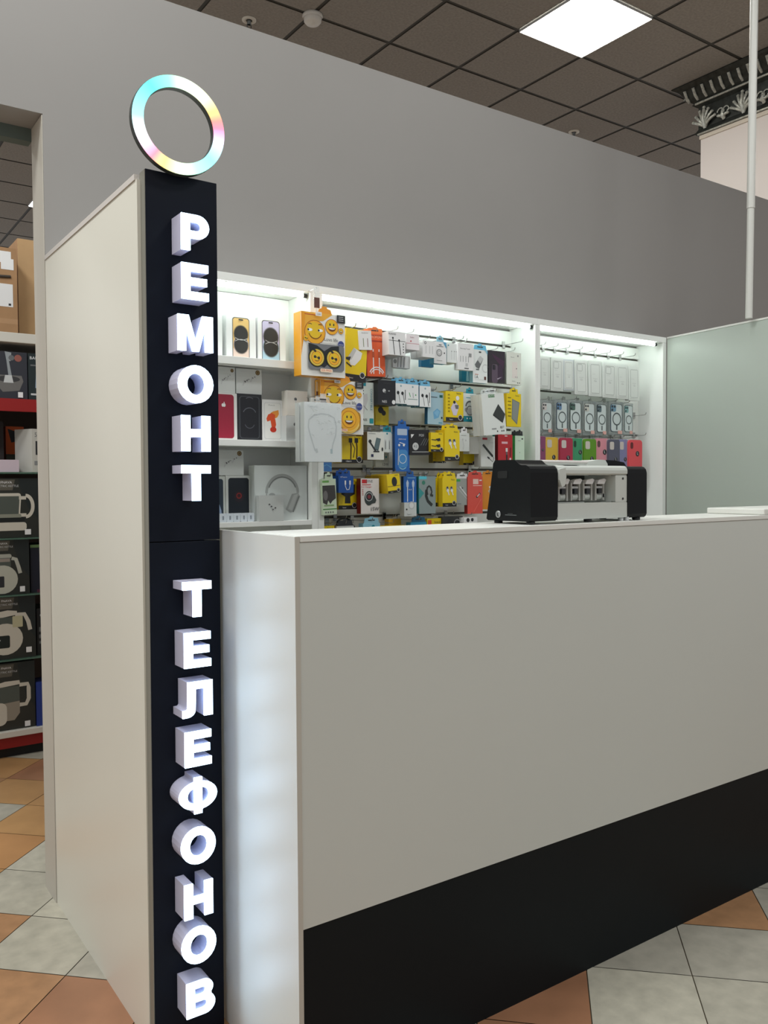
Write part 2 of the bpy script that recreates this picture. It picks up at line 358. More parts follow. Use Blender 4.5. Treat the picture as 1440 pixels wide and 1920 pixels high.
for z0, z1 in ((1.829, 1.857), (1.541, 1.564), (1.252, 1.270), (.9, .92)):
    bev(MB().box(a+.0205, F+.001, z0, c-.0265, -.0045, z1, INN).build('shelf', t1), .001)
led(t1, a+.022, c-.03, F)
def slatwall(t, a, c, zs):
    b = MB(); n = len(zs)
    edges = [CT_-.034] + [z for z in zs] + [.3]
    for i in range(len(edges)-1):
        b.box(a, -.016, edges[i+1]+.005, c, -.004, edges[i]-.005, SLAT)
    b.box(a, -.0038, .3, c, -.0005, CT_-.034, M((84, 84, 80), .5, metal=.3)); b.build('slat_panel', t)
    for z in zs: MB().box(a, -.009, z-.003, c, -.0041, z+.002, M((96, 92, 86), .4, metal=.7)).build('rail', t)
t2, a, c, F = cabinet(1.635, 2.7915, .026, .016, 'wide middle display cabinet with a slatted back full of hanging accessories')
slatwall(t2, a+.027, c-.0165, [2.038, 1.846, 1.652, 1.466, 1.271, 1.08]); led(t2, a+.028, c-.018, F)
t3, a, c, F = cabinet(2.792, 3.713, .015, .026, 'right display cabinet with a slatted back hung with phone cases')
slatwall(t3, a+.0155, c-.0265, [2.046, 1.846, 1.652, 1.466, 1.271, 1.08]); led(t3, a+.018, c-.055, F)

# right partition and pole
pa, pb_ = Vector((3.716, 2.776, 0)), Vector((3.645, 2.14, 0)); dv = (pb_-pa).normalized()
ang = math.atan2(dv.y, dv.x)
pt = thing('side_partition', 'pale partition running forward from the right display cabinet', 'partition', pa, (0, 0, ang))
PGM = M((178, 187, 178), .4, noise=.015, nscale=1)
MB().box(0, 0, 0, 1.3, .03, 2.14, PGM).build('panel', pt)
MB().box(0, -.002, 2.1405, 1.3, .032, 2.149, LAMI).build('top_edge', pt)
pm = M((206, 206, 200), .35)
pole = thing('support_pole', 'thin white pole rising from the top of the right partition to the ceiling', 'pole', (3.617, 2.26, 2.1495), (0, .017, 0))
MB().tube([(0, 0, 0), (0, 0, .53)], .0155, pm, 12).build('lower_tube', pole)
MB().tube([(0, 0, .532), (0, 0, 2.182)], .0175, pm, 12).build('upper_tube', pole)
MB().tube([(0, 0, .5), (0, 0, .535)], .0178, pm, 12).build('coupling', pole)
# ------------------------------------------------------------------ packages: printed boxes built from real outlines
class Pack(MB):
    """box of w x h x d, front face at y=0 looking to -y, origin at the bottom centre; art is laid on the front in fractions (u right, v down)"""
    def __init__(s, w, h, d, m, side=None, r=0.0015):
        super().__init__(); s.w, s.h, s.d, s.L = w, h, d, 0
        s.rrb(-w/2, 0, w/2, h, 0, .0012, r, m)
        s.box(-w/2+.0002, .0012, .0002, w/2-.0002, d, h-.0002, side or m)
    def _p(s, u, v): return ((u-.5)*s.w, (1-v)*s.h)
    def poly(s, pts, m, raise_=0):
        s.L += 1; y = -.00012*s.L-.0001-raise_
        q = [s._p(*p) for p in pts]
        A = sum(q[i][0]*q[(i+1) % len(q)][1]-q[(i+1) % len(q)][0]*q[i][1] for i in range(len(q)))
        if A < 0: q.reverse()
        s.add([(p[0], y, p[1]) for p in q], [tuple(range(len(q)))], m); return s
    def rect(s, u0, v0, u1, v1, m): return s.poly([(u0, v0), (u1, v0), (u1, v1), (u0, v1)], m)
    def rrect(s, u0, v0, u1, v1, r, m):
        a, b_ = s._p(u0, v1), s._p(u1, v0); q = rr(a[0], a[1], b_[0], b_[1], r*s.w, 5)
        return s.poly([(p[0]/s.w+.5, 1-p[1]/s.h) for p in q], m)
    def ell(s, u, v, ru, m, rv=None, a0=0, a1=360):      # radii in fractions of the width
        rv = ru if rv is None else rv; n = 22; k = s.w/s.h
        return s.poly([(u+ru*math.cos(math.radians(a0+(a1-a0)*i/n)), v-k*rv*math.sin(math.radians(a0+(a1-a0)*i/n))) for i in range(n + (0 if a1-a0 >= 360 else 1))], m)
    def line(s, pts, t, m):                              # thick line, t in fractions of width
        s.L += 1; y = -.00012*s.L-.0001; q = [Vector(s._p(*p)) for p in pts]; t *= s.w/2
        vs = []; n = len(q)
        for i, p in enumerate(q):
            d = (q[min(i+1, n-1)]-q[max(i-1, 0)]); d = d.normalized() if d.length else Vector((1, 0)); nn = Vector((-d.y, d.x))*t
            vs += [(p.x+nn.x, y, p.y+nn.y), (p.x-nn.x, y, p.y-nn.y)]
        s.add(vs, [(2*i, 2*i+1, 2*i+3, 2*i+2) for i in range(n-1)], m); return s
    def ring(s, u, v, ru, t, m, a0=0, a1=360, rv=None):
        rv = rv or ru; k = s.w/s.h; n = 24
        return s.line([(u+ru*math.cos(math.radians(a0+(a1-a0)*i/n)), v-k*rv*math.sin(math.radians(a0+(a1-a0)*i/n))) for i in range(n+1)], t, m)
    def text(s, u, v, size, st, m, vert=False):          # size in fractions of the width
        s.L += 1; y = -.00012*s.L-.0001; vs, fs = text_mesh(st); p = s._p(u, v); k = size*s.w
        s.add([((p[0]+(a[1] if vert else a[0])*k), y, p[1]+((-a[0]) if vert else a[1])*k) for a in vs], fs, m); return s

INK = M((40, 42, 46), .5); BRIGHTY = M((250, 205, 60), .4)
def smile(P, u, v, r, kind=0):
    """plain round smiling face"""
    P.ell(u, v, r*1.06, M((170, 96, 20), .5)); P.ell(u, v, r, M((246, 178, 44), .4)); P.ell(u-.1*r, v-.15*r*P.w/P.h, r*.72, M((236, 196, 40), .4))
    k = P.w/P.h
    if kind == 0:     # side-glancing, lips closed
        for sgn in (-1, 1):
            P.ell(u+sgn*r*.52, v-.18*r*k, r*.26, M((250, 250, 246), .4), r*.13); P.ell(u+sgn*r*.52-(.16*r), v-.18*r*k, r*.09, INK)
            P.ring(u+sgn*r*.5, v-.5*r*k, r*.22, r*.06, BROWN, 40, 140)
        P.ring(u, v-.1*r*k, r*.66, r*.07, M((120, 66, 16), .5), 200, 340)
    elif kind == 1:   # open grin
        for sgn in (-1, 1): P.ell(u+sgn*r*.3, v-.3*r*k, r*.1, INK, r*.18)
        P.ell(u, v+.12*r*k, r*.62, M((110, 60, 20), .5), r*.5, 180, 360); P.ell(u, v+.16*r*k, r*.5, PAPER, r*.2, 180, 360)
    else:             # sunglasses
        P.ell(u-.35*r, v-.1*r*k, r*.24, INK); P.ell(u+.35*r, v+.06*r*k, r*.24, INK); P.line([(u-.4*r, v-.12*r*k), (u+.4*r, v+.06*r*k)], r*.1, INK)
        P.ring(u, v, r*.55, r*.08, BROWN, 230, 320)
def apple(P, u, v, r, m):
    k = P.w/P.h
    P.ell(u-.36*r, v, r*.62, m, r*.82); P.ell(u+.36*r, v, r*.62, m, r*.82); P.ell(u+.25*r, v-1.15*r*k, r*.22, m, r*.36)
hookM = CHROME
def hook(x, z, y0, y1, label, wy=None):
    """wall hook: small back plate in the slat and a rod with an upturned tip"""
    t = thing('display_hook', label, 'hook', (x, 2.93, z), group='metal display hooks')
    MB().box(-.008, -.0045, -.012, .008, -.0002, .018, hookM).build('hook_plate', t)
    L = 2.93-y1
    MB().tube([(0, -.004, 0), (0, -L+.012, .001), (0, -L+.003, .004), (0, -L, .013)], .0016, hookM, 6).build('rod', t)
    return t
def tab(P, m, w=.5, h=.022, name=None):
    """hang tab with a euro hole above the pack"""
    W = P.w*w; hh = h; b = MB()
    b.extr([(-W/2, 0), (W/2, 0), (W/2*.86, hh*.95), (W/2*.3, hh), (W/2*.2, hh*1.25), (-W/2*.2, hh*1.25), (-W/2*.3, hh), (-W/2*.86, hh*.95)], 0, .001, m)
    b.rrb(-W*.22, hh*.5, W*.22, hh*.68, -.0004, -.0001, .001, DARK)
    return b
def copy_tree(o, parent=None):
    c_ = o.copy(); C.objects.link(c_); c_.parent = parent
    for ch in list(o.children): copy_tree(ch, c_)
    return c_
ALL = []
def place(P, px, Y, label, cat='box', name='accessory_box', roll=0, yaw=0, group=None, tabm=None, tabw=.6, copies=0, gap=None, hk=True, wy=2.93, pitch=0, extra=None):
    """put a pack whose front fills pixel rect px=(x0,y0,x1,y1) in the plane Y"""
    x0, y0, x1, y1 = px; xm, ym = (x0+x1)/2, (y0+y1)/2
    base = at(xm, y1, Y)
    loc = Vector((base.x, Y, base.z))
    kids = []
    root = thing(name, label, cat, loc, (math.radians(pitch), math.radians(roll), math.radians(yaw)), group)
    P.build('carton', root)
    if tabm: tab(P, tabm, tabw).build('hang_tab', root, (0, .0005, P.h-.001))
    if extra: extra(root)
    gap = gap or P.d+.002
    for i in range(copies):
        r2 = copy_tree(root); r2.location = loc + Vector(((i+1)*.0015*random.uniform(-1, 1), (i+1)*gap, 0))
        r2['label'] = ('next ' if i == 0 else 'further back ' if i == 1 else 'rearmost ')+label+', behind the front one'
        r2['label'] = ' '.join(r2['label'].split()[:16])
    if hk:
        ztop = at(xm, y0, Y).z
        hook(loc.x, ztop+.008, wy, Y-.008, 'hook holding the '+' '.join(label.split()[:12]))
    ALL.append(root)
    return root
def dims(px, Y):
    x0, y0, x1, y1 = px; a = at(x0, (y0+y1)/2, Y); b_ = at(x1, (y0+y1)/2, Y)
    t_ = at((x0+x1)/2, y0, Y); u_ = at((x0+x1)/2, y1, Y)
    return b_.x-a.x, t_.z-u_.z
def mk(px, Y, d, m, side=None, r=.0015): w, h = dims(px, Y); return Pack(w, h, d, m, side, r)

# ---- row 1 (top) of the middle cabinet
def gadget_yellow(px, Y, d, art, brand='hoco', band=True, side=None):
    P = mk(px, Y, d, YEL, side or M((214, 180, 20), .45)); k = P.w/P.h
    if band: P.rect(0, .87, 1, 1, M((34, 34, 36), .4)); P.ell(.82, .87, .13, INK); P.ring(.82, .87, .11, .02, PAPER); P.text(.3, .94, .09, brand, PAPER)
    P.text(.74, .06, .13, brand, DARK)
    if art == 'charger':
        P.poly([(.12, .55), (.38, .36), (.78, .44), (.72, .56), (.45, .70), (.25, .70)], PAPER); P.poly([(.12, .55), (.38, .36), (.5, .4), (.28, .6)], LGREY)
        P.poly([(.02, .56), (.26, .54), (.2, .62), (.03, .60)], DARK); P.line([(.05, .66), (.3, .73)], .05, INK); P.line([(.66, .40), (.86, .33)], .03, BROWN)
    elif art == 'buds':
        for u in (.34, .62): P.ell(u, .36, .1, GREY); P.ell(u+.03, .44, .09, PAPER); P.line([(u, .40), (u+.12, .60)], .07, PAPER); P.ell(u, .33, .05, INK)
    elif art == 'cable':
        for u in (.45, .72): P.line([(u-.05, .08), (u+.0, .4), (u-.02, .86)], .05, M((70, 40, 20), .5)); P.rect(u-.11, .07, u+.05, .24, INK)
        P.line([(.5, .25), (.62, .45), (.55, .8)], .03, INK)
    elif art == 'ear':
        P.ell(.4, .28, .2, INK); P.ell(.62, .42, .16, INK); P.line([(.3, .05), (.6, .3)], .08, INK)
    elif art == 'holder':
        P.poly([(.16, .2), (.86, .18), (.84, .5), (.6, .58), (.62, .8), (.32, .8), (.34, .58), (.14, .5)], INK); P.ell(.5, .35, .2, DARK)
    elif art == 'bank':
        P.poly([(.38, .16), (.9, .26), (.72, .94), (.34, .76)], M((120, 126, 122), .5)); P.poly([(.42, .2), (.86, .28), (.70, .88), (.38, .74)], M((140, 146, 142), .5))
        for q in range(6): P.rect(.08, .12+.11*q, .3, .145+.11*q, M((120, 100, 10), .5))
    elif art == 'plug':
        for v in (.4, .72): P.poly([(.35, v-.06), (.7, v-.12), (.75, v+.02), (.55, v+.06)], INK); P.line([(.05, v-.03), (.4, v)], .05, INK)
    elif art == 'mouse': P.ell(.55, .4, .2, INK, .3); P.rect(.0, .62, 1, .64, BROWN)
    elif art == 'pc':
        P.poly([(.28, .55), (.5, .3), (.75, .5), (.6, .8), (.42, .8)], M((214, 206, 224), .5)); P.ell(.48, .36, .07, INK); P.ell(.66, .2, .05, INK); P.ell(.66, .22, .1, PAPER)
        P.poly([(.5, .45), (.72, .45), (.7, .58), (.55, .58)], MGREY)
        for q in range(6): P.rect(.12, .1+.11*q, .22, .14+.11*q, M((150, 128, 10), .5))
    return P

Y1 = 2.80
Py = gadget_yellow((646, 617, 686, 715), 2.78, .025, 'charger', 'hoco')
place(Py, (646, 617, 686, 715), 2.78, 'yellow box with a white charger print beside the big smiley box, top row', roll=3, name='charger_box')
P = mk((674, 620, 698, 656), 2.775, .03, PAPER); P.line([(.35, .4), (.35, .85)], .05, M((120, 130, 90), .5)); P.line([(.68, .4), (.68, .85)], .05, M((150, 110, 110), .5)); P.text(.5, .12, .12, 'Earphones', GREY)
place(P, (674, 620, 698, 656), 2.775, 'small white cable box overlapping the yellow charger box and the orange pack', roll=-4, name='cable_box')
P = mk((689, 626, 723, 706), 2.79, .022, ORANGE, M((150, 44, 24), .45))
P.rect(.06, .03, .94, .06, M((170, 60, 30), .4)); P.text(.5, .08, .16, 'BOROFONE', M((250, 180, 150), .5)); P.rect(.1, .155, .9, .19, M((170, 56, 36), .5))
for u in (.36, .68): P.line([(u, .36), (u-.01, .94)], .05, PAPER); P.rect(u-.06, .42, u+.06, .56, M((190, 84, 50), .5))
P.ring(.52, 1.0, .42, .05, PAPER, 25, 155); P.ring(.52, 1.02, .36, .04, PAPER, 25, 155)
place(P, (689, 626, 723, 706), 2.79, 'orange red pack with a white cable print and orange hang tab, top row', roll=-2, name='cable_pack', cat='pack', tabm=M((246, 130, 70), .4), tabw=.9, copies=2)
P = mk((729, 622, 760, 666), 2.745, .05, PAPER, M((214, 214, 214), .5)); P.rect(0, .38, 1, .40, INK)
for u, v in ((.25, .28), (.62, .36)): P.line([(u, v), (u+.1, .98)], .04, INK); P.ell(u, v, .05, INK)
P.text(.2, .12, .12, 'HUAWEI', DARK)
for q in range(4): P.ell(.88, .5+.12*q, .03, INK)
place(P, (729, 622, 760, 666), 2.745, 'white earphone box with black wires and a black band, top row', name='earphone_box', copies=2)
P = mk((722, 664, 736, 709), 2.86, .02, M((206, 210, 206), .5)); place(P, (722, 664, 736, 709), 2.86, 'pale narrow box low behind the orange red pack, top row', name='cable_box', hk=False)
P = mk((737, 667, 769, 690), 2.85, .03, PAPER); P.ell(.12, .5, .1, GREY)
for u in (.3, .48, .66): P.line([(u, .1), (u-.03, .95)], .03, INK)
place(P, (737, 667, 769, 690), 2.85, 'low white box with thin black wires under the banded earphone box', name='earphone_box', hk=False)
P = mk((762, 627, 786, 656), 2.76, .05, M((240, 234, 236), .5)); P.rect(0, .58, 1, .61, M((200, 130, 140), .5)); P.ell(.35, .45, .05, M((190, 60, 70), .5)); P.text(.45, .2, .12, 'Redmi', M((170, 120, 130), .5))
place(P, (762, 627, 786, 656), 2.76, 'white box with a thin pink stripe beside the banded earphone box', name='earphone_box', copies=1)
P = mk((793, 639, 816, 670), 2.765, .04, PAPER); P.ring(.2, .14, .07, .04, MGREY)
for u in (.25, .55, .78): P.line([(u, .3), (u, .78)], .05, LGREY)
place(P, (793, 639, 816, 670), 2.765, 'white cable box with a small grey ring logo, left of the ring print box', name='cable_box', copies=1)
P = mk((790, 668, 813, 688), 2.87, .02, M((30, 110, 150), .5)); place(P, (790, 668, 813, 688), 2.87, 'blue box bottom showing behind the white cable boxes, top row', name='cable_box', hk=False)
P = mk((814, 641, 837, 682), 2.785, .03, PAPER, M((80, 160, 190), .5)); P.poly([(.72, 0), (1, 0), (1, .3)], M((90, 160, 200), .5)); P.ring(.42, .5, .2, .07, GREY); P.ring(.42, .5, .1, .03, GREY); P.ell(.83, .5, .05, INK); P.rect(.2, .2, .75, .22, DARK); P.rect(.38, .12, .6, .16, MGREY); P.rect(.2, .85, .65, .87, GREY)
place(P, (814, 641, 837, 682), 2.785, 'white box with a grey coil print and pale blue hang tab, top row', name='cable_box', tabm=LBLUE)
P = mk((838, 644, 860, 680), 2.79, .035, M((232, 236, 234), .5))
for u in (.4, .62, .78): P.line([(u, .36), (u, .85)], .03, LGREY); P.ell(u, .42, .03, MGREY)
P.ell(.12, .12, .05, TEAL)
place(P, (838, 644, 860, 680), 2.79, 'plain white box with three faint cable lines, right of the coil print box', name='cable_box', copies=1)
P = mk((859, 644, 888, 694), 2.78, .025, PAPER); P.text(.45, .2, .1, 'Samsung Travel', MGREY)
for u in (.16, .32, .5, .66): P.line([(u, .48), (u, .7)], .03, GREY)
P.rect(.68, .36, .86, .50, GREY); P.rect(.4, .92, .68, .95, DARK); P.rect(.48, .74, .62, .85, LGREY)
place(P, (859, 644, 888, 694), 2.78, 'white charger box with small grey text and square grey mark, top row', name='charger_box')
P = mk((866, 690, 888, 716), 2.86, .02, M((22, 116, 140), .5)); P.poly([(.42, .05), (.52, .05), (.6, .95), (.36, .95)], M((150, 190, 196), .5))
place(P, (866, 690, 888, 716), 2.86, 'teal box bottom hanging under the white charger box, top row', name='cable_box', hk=False)
P = mk((887, 656, 914, 718), 2.785, .025, M((234, 238, 236), .45), M((130, 180, 196), .5)); P.poly([(.12, .46), (.5, .18), (.72, .26), (.42, .58), (.2, .54)], MGREY); P.poly([(.3, .3), (.5, .18), (.72, .26), (.5, .42)], LGREY)
P.text(.22, .83, .24, '1A', DARK); P.rect(.12, .74, .36, .76, M((200, 130, 110), .5)); P.rect(.2, .58, .42, .62, MGREY); P.ring(.85, .55, .2, .03, LGREY, 60, 300); P.rect(.76, .80, .9, .9, BROWN); P.rect(.4, .05, .56, .09, DARK); P.rect(.1, .90, .9, .91, LGREY); P.poly([(.8, 0), (1, 0), (1, .14)], LBLUE)
place(P, (887, 656, 914, 718), 2.785, 'white adapter box marked 1A with a light blue hang tab, top row', name='adapter_box', tabm=M((110, 200, 236), .4), tabw=.9)
P = mk((916, 658, 947, 718), 2.79, .018, M((44, 34, 46), .25, coat=.5), INK); P.poly([(.2, .1), (.95, .3), (.9, .55), (.3, .2)], M((74, 48, 72), .3)); P.rrect(.2, .42, .56, 1.0, .1, M((96, 82, 98), .35)); P.rrect(.24, .44, .42, .60, .05, M((52, 46, 58), .35))
for v in (.47, .54): P.ell(.30, v, .045, INK)
P.rrect(.56, .42, .86, .9, .1, M((66, 50, 70), .35)); P.poly([(.5, .86), (.8, .80), (.55, .9)], M((170, 160, 176), .5))
place(P, (916, 658, 947, 718), 2.79, 'dark purple glossy phone case box near the right end, top row', name='phone_case_box')
P = mk((950, 661, 977, 721), 2.79, .022, M((232, 236, 226), .45), M((180, 186, 176), .5)); P.rect(.38, .3, .74, .8, M((236, 228, 222), .5)); P.ell(.68, .5, .03, DARK); P.ell(.78, .1, .05, GREY); P.text(.4, .15, .09, 'Xiaomi', GREY)
for u in (.6, .72): P.line([(u, .74), (u, .79)], .03, GREY); P.ell(u+.16, .94, .03, DARK)
P.rect(.36, .89, .6, .9, GREY)
place(P, (950, 661, 977, 721), 2.79, 'white glossy box hanging at the far right of the top row', name='charger_box')
hook(2.72, 2.04, 2.93, 2.80, 'empty chrome hook at the right end of the top row')

# ---- row 2
P = mk((677, 717, 701, 797), 2.80, .02, M((216, 226, 220), .45), TEAL); P.rect(.0, 0, .4, .09, TEAL); P.text(.80, .4, .22, 'CONVERTIBLE', M((26, 122, 140), .5), vert=True)
P.poly([(.1, .3), (.5, .26), (.55, .4), (.2, .75), (.08, .72)], LGREY); P.line([(.2, .55), (.5, .65)], .05, GREY)
for v in (.2, .27): P.ell(.16, v, .06, INK)
P.text(.3, .88, .22, 'ASS', DARK); P.rrect(.66, .84, .96, .96, .05, M((26, 150, 160), .5))
place(P, (677, 717, 701, 797), 2.80, 'white and teal pack with tall vertical teal lettering, second row', name='cable_pack', cat='pack')
P = mk((709, 713, 742, 760), 2.77, .035, M((34, 36, 42), .35)); P.ell(.35, .42, .09, LGREY); P.ell(.4, .48, .05, MGREY); P.ell(.62, .42, .06, GREY, .03); P.rect(.3, .1, .75, .15, DARK); P.text(.36, .86, .16, 'NE5', PAPER); P.ell(.88, .86, .1, PAPER)
place(P, (709, 713, 742, 760), 2.77, 'black wireless earbud box with a white round seal, second row', name='earbud_box', copies=1)
P = gadget_yellow((704, 758, 729, 797), 2.86, .02, 'ear', 'hoco', band=False)
place(P, (704, 758, 729, 797), 2.86, 'yellow earphone box showing below the black earbud box, second row', name='earphone_box', hk=False)
for i, (x0, x1, y0, y1, who) in enumerate(((741, 763, 719, 757, 'left'), (763, 785, 721, 760, 'middle'), (787, 808, 724, 763, 'right'))):
    P = mk((x0, y0, x1, y1), 2.785, .03, M((238, 240, 240), .5), M((90, 160, 190), .5))
    P.ell(.5, .12, .07, M((150, 180, 190), .5))
    if i != 1:
        for u, v in ((.25, .46), (.62, .48)): P.ell(u, v, .11, INK, .12); P.line([(u+.05, v+.05), (u+.18, .95)], .035, INK)
        P.line([(.86, .3), (.86, .8)], .05, INK)
    else:
        P.rect(.1, .70, .9, .72, M((60, 130, 110), .5)); P.line([(.2, .4), (.3, .6)], .05, GREEN); P.ell(.75, .5, .05, GREEN); P.line([(.5, .4), (.55, .65)], .04, GREY)
    place(P, (x0, y0, x1, y1), 2.785, ('white earphone box with black earbuds print, left of the green print box', 'white box with faint green cable print between two earphone boxes', 'white earphone box with black earbuds print, right of the green print box')[i]+', second row', name='earphone_box', tabm=M((120, 190, 226), .4), tabw=.9, copies=1)
P = mk((802, 735, 831, 796), 2.79, .022, M((164, 196, 210), .4), M((30, 96, 130), .5)); P.poly([(.34, .62), (.6, .5), (.82, .58), (.7, .78), (.4, .84)], M((110, 170, 210), .4)); P.poly([(.4, .64), (.6, .54), (.74, .6), (.62, .76)], M((130, 186, 220), .4))
P.rect(.74, .08, .94, .16, M((20, 96, 90), .5)); P.rect(.2, .15, .6, .17, DARK); P.rect(.7, .92, .92, .96, M((90, 160, 190), .5)); P.ell(.9, .78, .05, INK)
place(P, (802, 735, 831, 796), 2.79, 'pale blue pack with a blue power bank print, second row', name='power_bank_pack', cat='pack', roll=1)
P = gadget_yellow((836, 734, 869, 790), 2.775, .035, 'pc', 'hoco')
place(P, (836, 734, 869, 790), 2.775, 'yellow box with a white gadget and black bottom, centre of the second row', name='gadget_box', copies=1)
P = mk((869, 738, 893, 791), 2.79, .02, M((222, 228, 224), .45)); P.ring(.5, .46, .3, .1, MGREY, 0, 180); P.ell(.24, .58, .14, GREY); P.ell(.74, .58, .14, GREY); P.ell(.5, .66, .24, LGREY); P.ring(.5, .6, .26, .05, MGREY)
P.rect(0, .80, 1, 1, M((24, 140, 158), .45)); P.rect(.2, .14, .8, .16, TEAL)
for u in (.28, .5, .72): P.ell(u, .88, .05, PAPER)
P.text(.68, .06, .14, 'usams', TEAL)
place(P, (869, 738, 893, 791), 2.79, 'white headphone pack with a teal bottom band, second row', name='headphone_pack', cat='pack', tabm=TEAL)
P = mk((897, 742, 906, 807), 2.85, .04, M((206, 172, 24), .45)); place(P, (897, 742, 906, 807), 2.85, 'narrow yellow box edge left of the big white power bank box', name='power_bank_box', hk=False)
P = mk((908, 738, 950, 815), 2.70, .022, M((232, 236, 232), .4, coat=.4), M((206, 208, 204), .5))
P.rect(.3, .02, .58, .09, M((40, 120, 56), .5)); P.text(.44, .055, .08, 'BOROFONE', PAPER)
P.poly([(.46, .50), (.72, .26), (1.0, .52), (.88, .70)], M((58, 62, 62), .35)); P.poly([(.46, .50), (.88, .70), (.86, .73), (.45, .53)], DARK)
P.rect(.36, .84, .56, .87, GREY); P.text(.82, .83, .1, 'BJ27', DARK)
for u in (.6, .8, .88): P.ell(u, .92, .025, INK)
place(P, (908, 738, 950, 815), 2.70, 'large white box with a dark grey power bank print hanging forward', name='power_bank_box', roll=-5.5, copies=2, tabm=CLEAR, tabw=.4)
P = gadget_yellow((950, 738, 977, 800), 2.78, .02, 'bank', 'hoco', band=False)
place(P, (950, 738, 977, 800), 2.78, 'yellow box with a grey power bank print at the right end, second row', name='power_bank_box', tabm=YEL)

# ---- row 3
P = gadget_yellow((640, 818, 681, 868), 2.80, .03, 'cable', 'hoco'); P.text(.36, .93, .1, 'hoco', PAPER)
place(P, (640, 818, 681, 868), 2.80, 'yellow cable box under the second smiley box, third row', name='cable_box', copies=1)
P = mk((689, 810, 720, 862), 2.765, .04, M((226, 226, 218), .45), M((130, 112, 84), .5)); P.poly([(.55, .2), (.82, .24), (.66, .68), (.38, .64)], M((70, 88, 92), .4)); P.poly([(.58, .23), (.78, .26), (.64, .62), (.42, .6)], M((96, 116, 120), .4))
P.line([(.12, .34), (.3, .5), (.5, .7)], .09, INK); P.ell(.16, .34, .09, INK); P.rect(.36, .68, .72, .73, DARK); P.rect(.08, .05, .5, .07, GREY); P.poly([(.22, .8), (.36, .8), (.36, .9), (.22, .9)], NAVY); P.ell(.9, .62, .05, DARK, .1)
place(P, (689, 810, 720, 862), 2.765, 'white box with a phone holder print in the third row', name='phone_holder_box', copies=1)
P = mk((713, 810, 739, 848), 2.80, .03, M((226, 232, 228), .45)); P.poly([(.74, 0), (1, 0), (1, .2)], LBLUE); P.ell(.5, .08, .06, TEAL)
for u in (.38, .66): P.line([(u, .44), (u, .85)], .07, GREY); P.ell(u, .42, .05, LGREY)
place(P, (713, 810, 739, 848), 2.80, 'white cable box right of the phone holder box, third row', name='cable_box', tabm=TEAL)
P = mk((704, 849, 729, 875), 2.86, .02, M((214, 220, 216), .5)); P.text(.74, .84, .24, '13W', DARK); P.ell(.8, .3, .06, TEAL)
place(P, (704, 849, 729, 875), 2.86, 'low white box marked 13W below the cable box, third row', name='charger_box', hk=False)
P = mk((741, 799, 768, 884), 2.78, .018, BLUE, M((18, 60, 110), .5)); P.rrect(.16, .06, .84, .2, .04, M((180, 196, 216), .5)); P.ring(.52, .83, .3, .05, LBLUE); P.rrect(.2, .52, .86, .92, .2, M((70, 140, 200), .35)); P.ring(.52, .72, .25, .03, PAPER)
P.text(.5, .29, .1, 'EARPHONE', PAPER); P.line([(.24, .50), (.2, .86)], .05, LGREY); P.ell(.28, .42, .07, PAPER); P.ell(.6, .42, .07, PAPER); P.line([(.3, .36), (.7, .40)], .04, PAPER)
place(P, (741, 799, 768, 884), 2.78, 'tall blue earphone pack crossing the third and fourth rows', name='earphone_pack', cat='pack', tabm=BLUE)
P = mk((768, 806, 806, 853), 2.775, .025, M((30, 30, 34), .35)); P.text(.6, .22, .14, 'M20', LGREY); P.ell(.3, .66, .15, LGREY); P.text(.3, .66, .14, '4.2', INK); P.poly([(.08, .18), (.24, .18), (.1, .34)], PAPER); P.rect(.12, .86, .98, .90, GREY)
for q in range(3): P.line([(.55+.12*q, .62), (.75+.1*q, .34)], .03, MGREY)
place(P, (768, 806, 806, 853), 2.775, 'black cable box with a white round mark, third row', name='cable_box', roll=-1, copies=1)
P = gadget_yellow((808, 811, 832, 847), 2.76, .04, 'plug', 'hoco')
place(P, (808, 811, 832, 847), 2.76, 'small yellow box with two black plugs right of the black box, third row', name='cable_box', copies=1)
P = gadget_yellow((812, 846, 836, 868), 2.86, .03, 'mouse', 'hoco', side=M((120, 100, 20), .5)); place(P, (812, 846, 836, 868), 2.86, 'dim yellow box under the small yellow plug box, third row', name='cable_box', hk=False)
P = gadget_yellow((834, 806, 862, 864), 2.755, .03, 'buds', 'hoco')
place(P, (834, 806, 862, 864), 2.755, 'yellow earphone box with two earbud prints, middle of the third row', name='earphone_box', tabm=YEL, tabw=.8, copies=1)
P = mk((861, 812, 880, 846), 2.775, .03, M((226, 230, 226), .45)); P.line([(.35, .4), (.45, .7), (.4, .9)], .05, LGREY); P.ell(.35, .36, .07, LGREY); P.ell(.65, .4, .07, LGREY); P.rect(.2, .12, .7, .14, GREY)
place(P, (861, 812, 880, 846), 2.775, 'white earphone box beside the yellow earbud box, third row', name='earphone_box', tabm=PAPER)
P = gadget_yellow((869, 842, 893, 872), 2.86, .03, 'none', 'hoco'); place(P, (869, 842, 893, 872), 2.86, 'yellow box with black bottom under the white boxes, third row', name='cable_box', hk=False)
P = mk((880, 817, 905, 851), 2.80, .04, M((222, 222, 216), .45)); P.rect(.0, .02, 1, .05, M((210, 196, 120), .5)); place(P, (880, 817, 905, 851), 2.80, 'blank white box left of the tagged stylus box, third row', name='cable_box')
P = mk((902, 818, 928, 875), 2.785, .045, M((222, 224, 220), .45), M((196, 196, 190), .5)); P.rrect(.1, .05, .46, .12, .04, M((190, 40, 60), .5)); P.line([(.14, .28), (.84, .66)], .13, M((40, 48, 46), .4)); P.line([(.5, .68), (.66, .76), (.84, .84), (.92, .72), (.8, .62)], .03, INK); P.poly([(.46, .66), (.62, .7), (.58, .76), (.44, .7)], INK); P.rect(.62, .2, .9, .22, LGREY)
